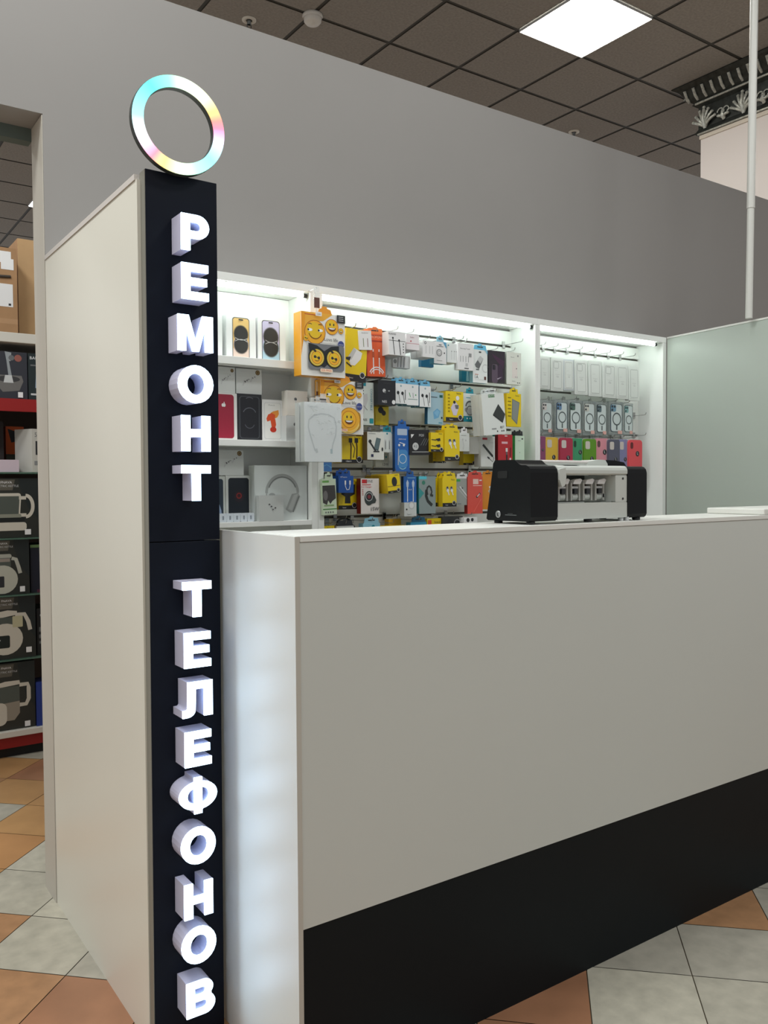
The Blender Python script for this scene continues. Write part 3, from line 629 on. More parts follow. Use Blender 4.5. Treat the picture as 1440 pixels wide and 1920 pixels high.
place(P, (902, 818, 928, 875), 2.785, 'white box with a dark stick gadget and a small red tag, third row', name='gadget_box')
P = mk((929, 812, 934, 862), 2.82, .02, M((30, 110, 100), .5)); place(P, (929, 812, 934, 862), 2.82, 'thin teal box edge left of the red cable pack, third row', name='cable_box', hk=False)
P = mk((934, 815, 961, 872), 2.79, .02, M((196, 30, 44), .4, coat=.3), M((120, 20, 30), .5)); P.rect(.25, .23, .66, .30, M((240, 190, 200), .5)); P.rect(.46, .03, .64, .06, PAPER); P.rect(.52, .44, .66, .56, PAPER); P.rect(.54, .56, .64, .66, MGREY); P.line([(.6, .66), (.6, 1)], .1, INK); P.line([(.86, .42), (.84, .72)], .08, M((120, 20, 30), .5)); P.ell(.84, .8, .06, PAPER)
place(P, (934, 815, 961, 872), 2.79, 'red cable pack with a white plug print at the right of the third row', name='cable_pack', cat='pack')
P = mk((966, 817, 983, 862), 2.80, .03, M((214, 236, 214), .45), M((60, 190, 90), .5)); P.rect(.7, .1, .85, .16, DARK); P.rect(.3, .2, .6, .22, GREY); P.ell(.5, .7, .03, DARK)
place(P, (966, 817, 983, 862), 2.80, 'white and green box at the far right of the third row', name='adapter_box', tabm=DARK, tabw=.7, copies=1)

# ---- row 4
P = mk((606, 898, 632, 965), 2.762, .014, M((214, 230, 204), .45)); P.rrect(.02, .04, .5, .10, .03, M((120, 180, 96), .5)); P.rect(.02, .18, .92, .30, M((60, 58, 58), .5)); P.poly([(.02, .2), (.92, .2), (.96, .55), (.7, .62), (.55, .70), (.4, .60), (.3, .72), (.02, .66)], M((70, 68, 68), .5)); P.ell(.22, .46, .16, M((120, 118, 118), .5), .3); P.rect(0, .83, 1, .855, M((60, 140, 60), .5)); P.rect(.1, .72, .8, .76, M((150, 180, 130), .5))
for u in (.16, .34, .5, .68): P.rect(u, .91, u+.07, .955, MGREY)
place(P, (606, 898, 632, 965), 2.762, 'white green box with a dark holder print at the left end of the fourth row', name='phone_holder_box', roll=-2, tabm=M((214, 230, 204), .45))
P = mk((604, 866, 622, 884), 2.79, .02, M((50, 120, 190), .2, coat=.6)); P.line([(0, .5), (.5, .3), (1, .6)], .1, M((90, 160, 210), .3)); place(P, (604, 866, 622, 884), 2.79, 'small shiny blue pack under the white neckband box', name='cable_pack', cat='pack')
P = mk((606, 886, 630, 897), 2.82, .02, M((50, 46, 50), .5)); P.ell(.4, .5, .12, GREY); place(P, (606, 886, 630, 897), 2.82, 'small dark box above the white green holder box, fourth row', name='cable_box', hk=False)
P = gadget_yellow((635, 898, 671, 955), 2.815, .025, 'holder', 'hoco')
place(P, (635, 898, 671, 955), 2.815, 'yellow phone holder box behind the small blue box, fourth row', name='phone_holder_box', hk=False)
P = mk((635, 892, 663, 924), 2.755, .04, M((28, 84, 164), .4)); P.line([(.45, .3), (.45, .6), (.55, .82), (.7, .8), (.76, .6), (.76, .3)], .04, PAPER); P.rect(.4, .28, .5, .52, PAPER); P.rect(.71, .28, .81, .52, PAPER); P.text(.35, .08, .12, 'KTmicro', PAPER)
place(P, (635, 892, 663, 924), 2.755, 'small blue cable box with a white U shaped cable, fourth row', name='cable_box', tabm=M((28, 84, 164), .4), copies=1)
P = mk((677, 897, 711, 963), 2.775, .03, M((228, 222, 218), .45), M((140, 34, 26), .5)); P.rect(.06, .03, .34, .14, RED); P.text(.46, .085, .17, 'DINE', MGREY); P.rect(.06, .17, .54, .19, RED); P.text(.3, .24, .11, 'Car Charger', RED)
for q in range(4): P.rect(.07, .3+.05*q, .13, .33+.05*q, M((200, 120, 110), .5))
P.poly([(.5, .6), (.72, .48), (.84, .62), (.78, .7), (.6, .72)], M((60, 66, 66), .4)); P.ell(.44, .56, .25, M((56, 66, 66), .4), .33); P.ell(.44, .52, .2, LGREY); P.ell(.44, .52, .17, DARK); P.ell(.44, .52, .09, M((130, 50, 60), .5)); P.text(.74, .875, .24, '15W', INK); P.rect(.3, .95, .9, .955, LGREY)
place(P, (677, 897, 711, 963), 2.775, 'white and red charger box marked 15W, fourth row', name='car_charger_box')
P = gadget_yellow((728, 889, 752, 924), 2.74, .05, 'mouse', 'hoco')
place(P, (728, 889, 752, 924), 2.74, 'small bright yellow box hanging above the gap right of the 15W box', name='cable_box', roll=-6, copies=2)
P = mk((757, 893, 781, 943), 2.79, .018, BLUE, M((18, 60, 110), .5)); P.rect(.3, .05, .9, .07, LBLUE)
for u in (.3, .74): P.poly([(u-.1, .24), (u, .12), (u+.1, .24), (u+.07, .4), (u-.07, .4)], M((190, 206, 226), .5)); P.line([(u, .4), (u, .95)], .06, PAPER)
P.text(.5, .5, .14, 'A-A', PAPER)
place(P, (757, 893, 781, 943), 2.79, 'blue cable pack with two white plugs, fourth row', name='cable_pack', cat='pack', tabm=BLUE)
P = mk((758, 942, 781, 968), 2.775, .03, M((216, 220, 218), .45)); P.ell(.6, .22, .26, LGREY); P.ell(.6, .22, .18, PAPER); P.ell(.2, .5, .06, INK); P.text(.4, .86, .12, 'Type-C', MGREY)
place(P, (758, 942, 781, 968), 2.775, 'white boxed plug below the blue cable pack, fourth row', name='adapter_box', hk=False)
P = mk((786, 893, 817, 963), 2.785, .025, M((142, 156, 156), .4), M((26, 116, 120), .5)); P.rect(.0, 0, .46, .08, M((90, 200, 220), .5)); P.poly([(0, .3), (.3, .45), (0, .62)], M((60, 150, 150), .5)); P.ell(.27, .17, .1, M((60, 130, 110), .5))
P.line([(.5, .5), (.46, .38), (.5, .3), (.6, .26), (.7, .3), (.76, .42), (.72, .52)], .09, M((48, 52, 52), .4)); P.line([(.44, .36), (.42, .52), (.52, .66), (.78, .78)], .15, M((48, 52, 52), .4)); P.ell(.62, .42, .1, GREY); P.line([(.66, .5), (.84, .52)], .1, M((48, 52, 52), .4))
place(P, (786, 893, 817, 963), 2.785, 'grey teal pack with a single ear headset print, fourth row', name='headset_pack', cat='pack')
P = gadget_yellow((817, 897, 829, 949), 2.80, .02, 'buds', 'hoco'); place(P, (817, 897, 829, 949), 2.80, 'narrow yellow box right of the grey headset pack, fourth row', name='cable_box', tabm=YEL)
P = gadget_yellow((830, 896, 856, 950), 2.765, .028, 'buds', 'hoco')
place(P, (830, 896, 856, 950), 2.765, 'yellow box with two white plugs left of the grey cable box, fourth row', name='cable_box', tabm=YEL, tabw=.9, copies=1)
P = mk((855, 897, 879, 947), 2.79, .02, M((168, 172, 168), .45)); P.rect(.02, .03, .34, .12, GREEN); P.line([(.3, .3), (.96, .72)], .07, PAPER); P.line([(.1, .34), (.96, .84)], .05, LGREY); P.ell(.5, .36, .06, MGREY); P.rect(.1, .94, .4, .96, MGREY)
place(P, (855, 897, 879, 947), 2.79, 'grey cable box with white cable lines and a green tag, fourth row', name='cable_box', tabm=PAPER, tabw=.9)
P = mk((877, 894, 905, 963), 2.785, .022, M((226, 84, 72), .4, coat=.3), M((150, 40, 36), .5)); P.rect(.36, .06, .72, .2, M((244, 210, 200), .5)); P.rect(.78, .08, .94, .11, PAPER); P.rect(.36, .23, .94, .25, M((250, 200, 190), .5)); P.ell(.62, .54, .06, INK); P.ell(.8, .46, .05, INK); P.line([(.62, .54), (.8, .46)], .04, PAPER); P.line([(.4, .95), (.9, .6)], .05, M((238, 110, 96), .4))
place(P, (877, 894, 905, 963), 2.785, 'coral red cable pack in the fourth row beside the orange pack', name='cable_pack', cat='pack', tabm=M((226, 84, 72), .4), tabw=.95)
P = mk((904, 893, 926, 955), 2.80, .022, M((232, 146, 40), .4, coat=.3), M((170, 96, 20), .5)); P.rect(.6, .3, .75, .36, PAPER); P.line([(.66, .38), (.62, .9)], .05, PAPER); P.ell(.6, .45, .08, M((200, 190, 170), .5))
place(P, (904, 893, 926, 955), 2.80, 'orange cable pack partly hidden by the black machine, fourth row', name='cable_pack', cat='pack', tabm=M((232, 146, 40), .4), tabw=.95)

# ---- row 5, tops of packs above the counter edge
def low(px, Y, m, label, name='cable_box', tabm=None, art=None):
    P = mk(px, Y, .03, m)
    if art: art(P)
    place(P, px, Y, label, name=name, tabm=tabm, tabw=.9)
low((608, 986, 634, 1040), 2.80, YEL, 'yellow box top at the left end of the bottom row', art=lambda P: (P.text(.45, .08, .2, 'hoco', DARK), P.rect(.75, 0, 1, .12, BROWN)))
low((632, 986, 664, 1040), 2.79, M((214, 216, 214), .5), 'white box top next to the yellow one, bottom row', tabm=DARK)
low((681, 981, 713, 1040), 2.785, LBLUE, 'pale blue box top in the bottom row', tabm=LBLUE, art=lambda P: P.ell(.6, .12, .1, TEAL))
low((713, 985, 760, 1040), 2.80, M((226, 190, 30), .45), 'wide yellow box top in the middle of the bottom row', art=lambda P: P.text(.6, .1, .12, 'hoco', DARK))
low((729, 973, 752, 990), 2.85, M((226, 176, 30), .45), 'small amber box rising behind the wide yellow box, bottom row')
low((770, 979, 800, 1040), 2.79, M((60, 150, 190), .45), 'blue box top in the bottom row right of the yellow one', tabm=M((30, 90, 120), .5))
low((801, 972, 828, 986), 2.80, YEL, 'small yellow box near the headset pack, bottom row', art=lambda P: (P.rect(.05, .2, .3, .8, ORANGE), P.text(.7, .5, .2, 'hoco', DARK)))
low((830, 968, 868, 1030), 2.79, M((50, 52, 52), .5), 'dark camera box in the bottom row', name='camera_box', art=lambda P: (P.ell(.35, .2, .14, INK), P.ell(.72, .22, .17, GREY), P.ell(.72, .22, .13, INK)))
low((870, 970, 895, 980), 2.76, PAPER, 'small white box with black earbuds left of the machine, bottom row', name='earbud_box', art=lambda P: (P.ell(.3, .5, .12, INK), P.ell(.62, .45, .1, INK)))
t = thing('headphones', 'black over ear headphones hanging at the left of the bottom row', 'headphones', tuple(at(645, 980, 2.86)))
MB().tube([(.035*math.cos(math.radians(a_)), 0, .028*math.sin(math.radians(a_))-.01) for a_ in range(-20, 201, 20)], .0045, BLACK, 8).build('headband', t)
for s_ in (-1, 1): MB().lathe([(0, -.01), (.016, -.01), (.02, 0), (.016, .01), (0, .01)], DARK, 16, Matrix.Translation((s_*.033, 0, -.025)) @ Matrix.Rotation(math.pi/2, 4, 'Y')).build('ear_cup', t)
hook(at(645, 980, 2.86).x, at(645, 980, 2.86).z+.015, 2.93, 2.84, 'hook holding the black over ear headphones, bottom row')
for px, py, lab in ((850, 640, 'hook plate between the coil print box and its neighbour, top row'), (846, 728, 'hook at the rail left of the yellow gadget box, second row'), (682, 880, 'long hook above the 15W box, fourth row'), (880, 880, 'hook above the grey cable box, fourth row'), (720, 970, 'spare hook above the bottom row')):
    q = at(px, py, 2.93); hook(q.x, q.z, 2.93, 2.86, 'empty '+lab)

# ---- big boxes hanging on clip strips in front of the left divider
def emoji_box(px, Y, d, label, second):
    P = mk(px, Y, d, M((240, 238, 232), .4, coat=.3), M((226, 158, 34), .4, coat=.3))
    P.poly([(0, 0), (.72, 0), (.5, .12), (.2, .16), (0, .5)], M((240, 176, 60), .4)); P.poly([(0, 0), (.1, 0), (.06, .4), (0, .7)], M((238, 160, 34), .4))
    P.rect(.08, .03, .36, .045, M((200, 90, 40), .5))
    smile(P, .31, .31, .225, 0); smile(P, .69, .20, .145, 1); smile(P, .90, .25, .055, 1); smile(P, .1, .42, .055, 2)
    P.rect(.80, .0, .995, .125, INK)
    for v in (.025, .055, .085): P.rect(.84, v, .95, v+.008, LGREY)
    P.text(.66, .41, .095, 'Love life', INK); P.rect(.4, .47, .8, .476, GREY); P.ell(.89, .47, .072, M((60, 74, 140), .4)); P.text(.89, .47, .045, 'stereo', LGREY)
    if not second:
        P.rrect(.14, .49, .96, .90, .05, M((120, 122, 126), .3, coat=.5)); P.poly([(.14, .49), (.34, .52), (.5, .60), (.66, .52), (.84, .50), (.84, .62), (.5, .86), (.2, .8)], M((34, 38, 42), .4))
        for u in (.33, .72): P.ell(u, .71, .19, M((24, 34, 30), .4)); P.ell(u, .71, .165, M((206, 172, 40), .4)); P.ring(u, .71, .14, .015, M((240, 220, 110), .4)); smile(P, u, .71, .12, 2); P.line([(u-.08, .58), (u-.02, .62)], .04, INK)
        P.rrect(.40, .88, .68, .935, .02, M((250, 226, 200), .5)); P.text(.54, .908, .065, 'KR-9900', M((220, 90, 40), .5))
    else:
        P.rrect(.45, .57, .92, .92, .08, M((190, 150, 60), .35)); P.ell(.66, .74, .26, M((150, 96, 24), .4)); P.ell(.66, .73, .24, M((238, 176, 50), .35)); smile(P, .64, .72, .16, 1)
        for q in range(3): P.ring(.62, .68+.02*q, .28, .014, M((246, 210, 110), .3), 200, 340)
        P.rrect(.36, .90, .60, .95, .02, M((250, 226, 200), .5)); P.text(.48, .925, .06, 'KR-9900', M((220, 90, 40), .5))
    P.rrect(.30, -.01 if not second else .0, .44, .055, .01, PAPER); P.text(.37, .03, .045, '1200', DARK)
    def ex(root):
        b = MB(); W = P.w; b.extr([(-W*.12, 0), (W*.20, 0), (W*.17, .016), (W*.09, .020), (W*.08, .027), (-W*.02, .027), (-W*.03, .020), (-W*.09, .016)], .0005, .0022, M((240, 160, 50), .4)); b.build('hang_tab', root, (0, 0, P.h-.001))
    return place(P, px, Y, label, name='headphone_box', hk=False, extra=ex)
emoji_box((566, 588, 648, 706), 2.705, .055, 'big white yellow smiley headphone box hanging highest in front of the divider', False)
emoji_box((602, 714, 682, 814), 2.735, .04, 'second smiley headphone box hanging partly behind the white neckband box', True)
def strap(px0, py0, py1, Y, label):
    a_ = at(px0, py0, Y); b_ = at(px0, py1, Y); h = a_.z-b_.z
    t = thing('hanging_strap', label, 'strap', b_, group='clear hanging straps')
    MB().box(-.012, 0, h*.0, .012, .001, h, CLEAR).build('plastic_loop', t); MB().box(-.0115, -.0012, h*.02, .0115, -.0002, h*.5, BROWN).build('brown_clip', t)
    MB().tube([(0, .0005, h-.004), (0, 2.7785-Y, h-.004)], .0016, hookM, 6).build('hanging_pin', t)
strap(594, 538, 578, 2.72, 'clear strap with a brown clip above the highest smiley box')
strap(598, 716, 752, 2.752, 'clear strap with a brown clip beside the second smiley box')
px = (572, 755, 641, 866); P = mk(px, 2.645, .03, M((226, 230, 230), .35, coat=.7), M((190, 194, 192), .4, coat=.5))
ND = M((192, 197, 199), .4)
P.line([(.28, .82), (.22, .7), (.15, .55), (.1, .42), (.12, .3), (.25, .22), (.45, .19), (.65, .2), (.8, .25), (.86, .4), (.84, .55), (.76, .7), (.72, .84)], .035, ND); P.line([(.3, .78), (.33, .85)], .07, ND); P.line([(.72, .78), (.72, .86)], .06, M((160, 180, 186), .4)); P.text(.22, .07, .075, 'Samsung', ND)
def film(root):
    b = MB(); random.seed(3)
    W, H = P.w, P.h
    for q in range(34):   # crinkled clear film: small folded facets standing proud of the box
        x, z = random.uniform(-W*.4, W*.4), random.uniform(H*.45, H*.97); L = random.uniform(.008, .022); a_ = random.uniform(-.9, .9)
        dx, dz = L*math.cos(a_), L*math.sin(a_); w2 = random.uniform(.0015, .004)
        b.add([(x, -.0032, z), (x+dx, -.0035, z+dz), (x+dx*.6, -.0075, z+dz*.6+w2), (x+.1*dx, -.006, z+w2*1.5)], [(0, 1, 2), (0, 2, 3)], CLEAR)
    b.box(-W/2-.001, -.003, .001, W/2+.001, -.0026, H-.001, M((240, 246, 246), .05, alpha=.12, coat=.8))
    b.build('clear_film', root)
place(P, px, 2.645, tabm=CLEAR, tabw=.4, label='large white neckband earphone box in shiny clear film hanging in front', name='neckband_earphone_box', hk=False, extra=film, copies=1, gap=.04)
strap(606, 738, 757, 2.66, 'clear strap holding the large white neckband box')

# ---- right cabinet: three rows of phone cases
def case_mesh(w, h, d, m, camside='l', inner=None, ring=None, cm=None):
    b = MB(); b.rrb(-w/2, 0, w/2, h, 0, d, w*.16, m, n=6)
    if inner: b.rrb(-w/2+.004, .004, w/2-.004, h-.004, -.0006, -.0001, w*.13, inner, n=5)
    return b
for i, (x0, x1, y0, y1) in enumerate(((1011, 1031, 668, 729), (1033, 1056, 671, 733), (1057, 1076, 674, 732), (1078, 1102, 675, 740), (1104, 1128, 677, 743), (1130, 1155, 680, 746), (1156, 1178, 683, 748), (1179, 1199, 687, 751))):
    px = (x0, y0, x1, y1); Y = 2.835; w, h = dims(px, Y); base = at((x0+x1)/2, y1, Y)
    place_ = ('first from the divider', 'second from the divider', 'third, in a bluish bag', 'fourth from the divider', 'fourth from the right wall', 'third from the right wall', 'second from the right wall', 'nearest the right wall')[i]
    t = thing('phone_case_box', 'white boxed phone case, upper row of the right cabinet, '+place_, 'phone case', (base.x, Y, base.z), (0, math.radians(random.uniform(-2, 1)), 0), 'white boxed phone cases')
    pm_ = M((226, 230, 226), .35, coat=.4) if i != 2 else M((206, 212, 216), .35, coat=.5)
    MB().rrb(-w/2, 0, w/2, h, 0, .024, .003, pm_).build('carton', t)
    b = Pack(w*.84, h*.9, .001, M((222, 226, 222), .35), r=w*.09); LN = M((176, 180, 176), .5)
    def outl(u0, v0, u1, v1): b.line([(u0+.05, v0), (u1-.05, v0), (u1, v0+.03), (u1, v1-.03), (u1-.05, v1), (u0+.05, v1), (u0, v1-.03), (u0, v0+.03), (u0+.05, v0)], .035, LN)
    outl(.1, .06, .9, .96)
    if i in (1, 3, 5): outl(.16, .09, .6, .3)
    b.rect(.3, .5, .7, .507, LN); b.rect(.42, .54, .6, .546, LN); b.rect(.2, .36, .5, .365, LN); b.text(.5, .58, .12, 'Case', GREY)
    b.build('case_front', t, (0, -.0016, h*.05))
    hook(base.x+.002, 2.046, 2.93, Y-.006, 'small hook at the white boxed phone case '+place_)
for i, (x0, x1, y0, y1, hexc) in enumerate(((1014, 1036, 750, 813, (214, 206, 204)), (1041, 1065, 750, 812, (96, 130, 170)), (1066, 1091, 750, 814, (70, 104, 92)), (1093, 1116, 752, 816, (206, 204, 196)), (1117, 1138, 754, 817, (84, 104, 112)), (1142, 1168, 753, 816, (110, 150, 176)), (1169, 1187, 756, 816, (126, 170, 170)))):
    px = (x0, y0, x1, y1); Y = 2.85; w, h = dims(px, Y); base = at((x0+x1)/2, y1, Y)
    who = ('beside the divider', 'blue camera, second from the divider', 'dark green camera, third in', 'grey camera, in the middle', 'slate camera, right of the middle', 'light blue camera, wide pack', 'teal camera, nearest the empty hooks')[i]
    t = thing('clear_phone_case', 'clear phone case with a grey ring, middle row, '+who, 'phone case', (base.x, Y, base.z), (0, 0, 0), 'clear ring phone cases')
    MB().rrb(-w/2, 0, w/2, h, .001, .016, .002, M((176, 186, 186), .12, alpha=.45, coat=.7)).build('blister', t)
    cwm = M((206, 216, 216), .3, coat=.5); fr = M(tuple(int(v*.5) for v in hexc), .4)
    MB().rrb(-w*.40, h*.1, w*.44, h*.93, -.0006, .0008, w*.14, fr, n=5).rrb(-w*.36, h*.115, w*.40, h*.915, -.0009, -.0007, w*.12, cwm, n=5).build('case_shell', t)
    b = MB(); n = 26; cx_, cz_ = w*.04, h*.48; R_ = w*.31
    vs = [(cx_+r_*math.cos(2*math.pi*k/n), -.0014, cz_+r_*math.sin(2*math.pi*k/n)) for r_ in (R_, R_*.8) for k in range(n)]
    b.add(vs, [(k, n+k, n+(k+1) % n, (k+1) % n) for k in range(n)], M((84, 92, 94), .4)); b.box(cx_-w*.045, -.0015, h*.16, cx_+w*.045, -.0013, h*.30, M((84, 92, 94), .4)); b.build('magnetic_ring', t)
    b = MB(); b.rrb(-w*.38, h*.70, -w*.02, h*.9, -.0022, -.0010, w*.08, M(hexc, .3, coat=.5))
    for qx, qz in ((-.29, .85), (-.12, .85), (-.29, .75)): b.lathe([(w*.06, 0), (w*.06, .001), (0, .0012)], M((50, 60, 66), .3), 12, Matrix.Translation((w*qx, -.0023, h*qz)) @ Matrix.Rotation(math.pi/2, 4, 'X'))
    b.build('camera_frame', t)
    MB().box(w*.12, -.002, h*.04, w*.42, -.0015, h*.14, M((220, 170, 160), .5)).build('price_sticker', t)
    hook(base.x+.004, at((x0+x1)/2, y0, Y).z+.004, 2.93, Y-.006, 'small hook at the clear ring case, '+who)
cols = (((1009, 1023), 818, (140, 70, 110), 'purple', 0), ((1023, 1047), 820, (222, 182, 66), 'yellow', .62), ((1050, 1074), 821, (172, 46, 74), 'crimson', .62), ((1073, 1096), 822, (66, 150, 108), 'sea green', .33), ((1095, 1118), 823, (92, 142, 30), 'leaf green', .62), ((1117, 1143), 822, (216, 142, 154), 'light pink', .33), ((1141, 1162), 824, (88, 88, 106), 'dark slate', .62), ((1160, 1179), 824, (134, 136, 176), 'lavender', .62), ((1179, 1204), 825, (232, 84, 92), 'coral', .33))
for i, ((x0, x1), y0, c_, nm, lv) in enumerate(cols):
    px = (x0, y0, x1, y0+64); Y = 2.84+(i % 2)*.012; w, h = dims(px, Y); base = at((x0+x1)/2, y0+64, Y)
    t = thing('phone_case', nm+' silicone phone case in the bottom row of the right cabinet', 'phone case', (base.x, Y, base.z), (0, 0, 0), 'coloured silicone phone cases')
    bev(MB().rrb(-w/2, 0, w/2, h, 0, .010, w*.16, M(c_, .5), n=6).build('case_shell', t), .0015)
    cw = .36 if lv > .5 else .2
    MB().rrb(-w*.38, h*.70 if lv > .5 else h*.74, -w*.38+w*cw, h*.93, -.0008, .0, w*.09, M((206, 196, 190) if lv > .5 else tuple(int(v*.45) for v in c_), .5)).build('camera_cutout', t)
    b = MB(); zc = h*.42 if lv > .5 else h*.6
    b.lathe([(0, 0), (w*.13, 0), (w*.13, .0006), (0, .0006)], INK, 20, Matrix.Translation((w*.14, -.0002, zc)) @ Matrix.Rotation(math.pi/2, 4, 'X'))
    vs, fs = text_mesh('L'); b.add([(w*.14+v[0]*w*.2, -.0012, zc+v[1]*w*.2) for v in vs], fs, PAPER); b.build('round_logo_sticker', t)
    MB().rrb(-w/2-.002, 0, w/2+.002, h+.003, .0101, .0125, w*.14, M((210, 206, 206), .15, alpha=.5, coat=.5)).build('clear_bag', t)
    hook(base.x, base.z+h+.012, 2.93, Y-.006, 'small hook above the '+nm+' silicone phone case')
for z, w_l in ((.0, 'upper'), (-.105, 'lower')):
    q = at(1188, 780, 2.93); hook(q.x, q.z+z, 2.93, 2.85, 'empty '+w_l+' hook right of the clear ring cases')

# ---- left cabinet: boxes standing on shelves
def shelf_box(px, Y, d, m, zb, label, name='phone_box', side=None, art=None, r=.0015, yaw=0, group=None, cat='box'):
    x0, y0, x1, y1 = px; a_ = at(x0, y1, Y); b_ = at(x1, y1, Y); w = b_.x-a_.x; h = at((x0+x1)/2, y0, Y).z-zb
    P = Pack(w, h, d, m, side, r)
    if art: art(P)
    root = thing(name, label, cat, ((a_.x+b_.x)/2, Y, zb+.0004), (0, 0, math.radians(yaw)), group)
    P.build('carton', root)
    return root, P
Z1, Z2, Z3 = 1.857, 1.564, 1.270
def pro(P, tint, lo, x0=.22, x1=.76):
    k = P.w/P.h
    P.rrect(x0-.02, .05, x1+.02, 1.0, .09, M((60, 60, 64), .4)); P.rrect(x0, .065, x1, .995, .08, M(tint, .4)); P.rect(x0, .75, x1, .995, M(lo, .4))
    cxx = (x0+x1)/2
    hw = (x1-x0)/2-.008
    for q in range(9):
        f = .85*max(0, 1-q/3.); g = 1-q*.045
        for vc, tn in ((.42, tint), (.66, lo)): P.ell(cxx, vc, hw*g, M(tuple(int(t_*f+52*(1-f)) for t_ in tn), .5), hw*(1.12-q*.05))
    P.rect(cxx-hw*.62, .42, cxx+hw*.62, .66, M((52, 52, 52), .5))
    P.ring(cxx, .80, .36, .018, LGREY, 55, 125); P.ring(cxx, .29, .36, .018, LGREY, 235, 305)
    P.rrect(cxx-.09, .085, cxx+.07, .115, .02, INK)
shelf_box((425, 592, 480, 672), 2.855, .045, M((238, 240, 240), .4), Z1, 'white phone box with a gold and black screen print on the top shelf', art=lambda P: pro(P, (236, 200, 130), (232, 208, 196)))
shelf_box((484, 598, 536, 676), 2.855, .045, M((238, 240, 240), .4), Z1, 'white phone box with a pale violet and blue screen print on the top shelf', art=lambda P: pro(P, (206, 202, 232), (178, 210, 228), .16, .76))
shelf_box((368, 582, 417, 668), 2.855, .045, M((238, 240, 240), .4), Z1, 'white phone box with a purple screen print half hidden by the sign', art=lambda P: pro(P, (178, 150, 206), (150, 190, 220)))
def pods(P):
    P.ell(.84, .13, .09, M((110, 90, 60), .4, metal=.5)); P.ring(.84, .13, .05, .015, M((160, 140, 90), .4))
    for u, v, s_ in ((.32, .52, .05), (.62, .36, .035)): P.ell(u, v, s_*1.2, LGREY); P.ell(u+.02, v+.0, s_*.6, INK); P.line([(u, v), (u-.07, v+.16)], .05, LGREY); P.ell(u+.1, v-.05, s_*.6, MGREY)
    P.line([(.42, .5), (.46, .42), (.52, .42)], .03, GREY); P.text(.3, .12, .05, 'Airpods Pro', LGREY)
PB = M((214, 218, 216), .4)
r_, P = shelf_box((403, 737, 445, 824), 2.83, .028, M((232, 232, 230), .4), Z2, 'white phone box with a red phone back print on the middle shelf', art=lambda P: (P.rrect(-.0, .03, .86, .965, .12, M((158, 34, 60), .35)), apple(P, .40, .26, .09, PAPER)))
h12 = at(468, 738, 2.83).z
shelf_box((445.5, 739, 491, 825), 2.83, .028, M((34, 36, 42), .35), Z2, 'black phone box with dark lens arcs on the middle shelf', art=lambda P: (P.rrect(.08, .05, .92, .96, .12, M((70, 74, 80), .4)), P.rrect(.12, .065, .88, .945, .1, M((26, 28, 36), .4)), P.ring(.5, .46, .28, .03, M((96, 98, 108), .4), 25, 155), P.ring(.5, .62, .2, .03, M((80, 82, 92), .4), 200, 340), P.ring(.5, .2, .22, .03, M((90, 92, 102), .4), 50, 130)))
def fish(P):
    P.rrect(.1, .07, .9, .95, .09, M((206, 208, 208), .4)); P.rrect(.12, .08, .88, .94, .08, M((236, 236, 232), .4)); P.text(.45, .13, .08, 'iPhone 6s', GREY)
    O1, O2, O3 = M((232, 150, 60), .4), M((222, 84, 44), .4), M((206, 56, 36), .4)
    P.poly([(.42, .4), (.4, .32), (.52, .28), (.66, .26), (.78, .24), (.8, .34), (.72, .42), (.6, .45)], O1); P.poly([(.2, .46), (.28, .36), (.45, .32), (.62, .36), (.6, .48), (.4, .5), (.24, .53)], O2)
    P.poly([(.38, .46), (.62, .46), (.66, .6), (.6, .7), (.45, .68)], O2); P.ell(.52, .72, .15, O3, .12); P.poly([(.42, .7), (.66, .68), (.62, .78)], O3)
shelf_box((492, 750, 531, 827), 2.83, .04, M((236, 236, 234), .4), Z2, 'white phone box with an orange fish print on the middle shelf', art=fish)
SB = h12+.001
zt = Z2+.0006+(at(424, 737, 2.83).z-Z2)
shelf_box((406, 688, 441, 737), 2.835, .03, PB, at(424, 737, 2.83).z+.001, 'white square earbud box on top of the red phone box', name='earbud_box', art=pods)
shelf_box((443, 692, 491, 738), 2.838, .03, PB, at(468, 739, 2.83).z+.001, 'white square earbud box on top of the black phone box', name='earbud_box', art=pods)
bud = lambda P: (P.ell(.4, .34, .07, MGREY), P.ell(.42, .36, .035, INK), P.line([(.4, .38), (.42, .5)], .04, LGREY))
r_, P = shelf_box((537, 780, 578, 829), 2.79, .045, M((208, 212, 212), .4), Z2, 'lower of two white earbud boxes stacked beside the neckband box', name='earbud_box', art=bud)
shelf_box((539, 733, 577, 780.5), 2.79, .045, M((220, 216, 208), .4), Z2+.0006+P.h, 'upper of two white earbud boxes stacked beside the neckband box', name='earbud_box', art=bud)
r_, P = shelf_box((424, 892, 471, 976), 2.845, .03, M((216, 220, 216), .4), Z3, 'white phone box with a dark screen and red glow on the lower shelf', art=lambda P: (P.rrect(.1, .05, .92, 1.0, .1, M((28, 36, 46), .35)), P.ell(.52, .46, .2, M((44, 36, 46), .4)), P.ell(.52, .44, .12, M((84, 34, 40), .4)), P.ring(.52, .44, .09, .03, M((150, 40, 40), .4)), P.ell(.52, .43, .05, M((60, 28, 34), .4))))
zt = Z3+.001+P.h
shelf_box((384, 893, 423, 976), 2.845, .03, M((206, 212, 206), .4), Z3, 'white phone box with a blue arc print at the sign, lower shelf', art=lambda P: (P.rrect(.0, .06, .9, 1.0, .12, M((44, 58, 72), .35)), P.poly([(.4, 1), (.66, .55), (.8, .75), (.84, 1)], M((150, 170, 200), .4))))
shelf_box((408, 844, 457, 891), 2.85, .025, PB, zt, 'white square earbud box lying on the two phone boxes, lower shelf', name='earbud_box', art=pods)
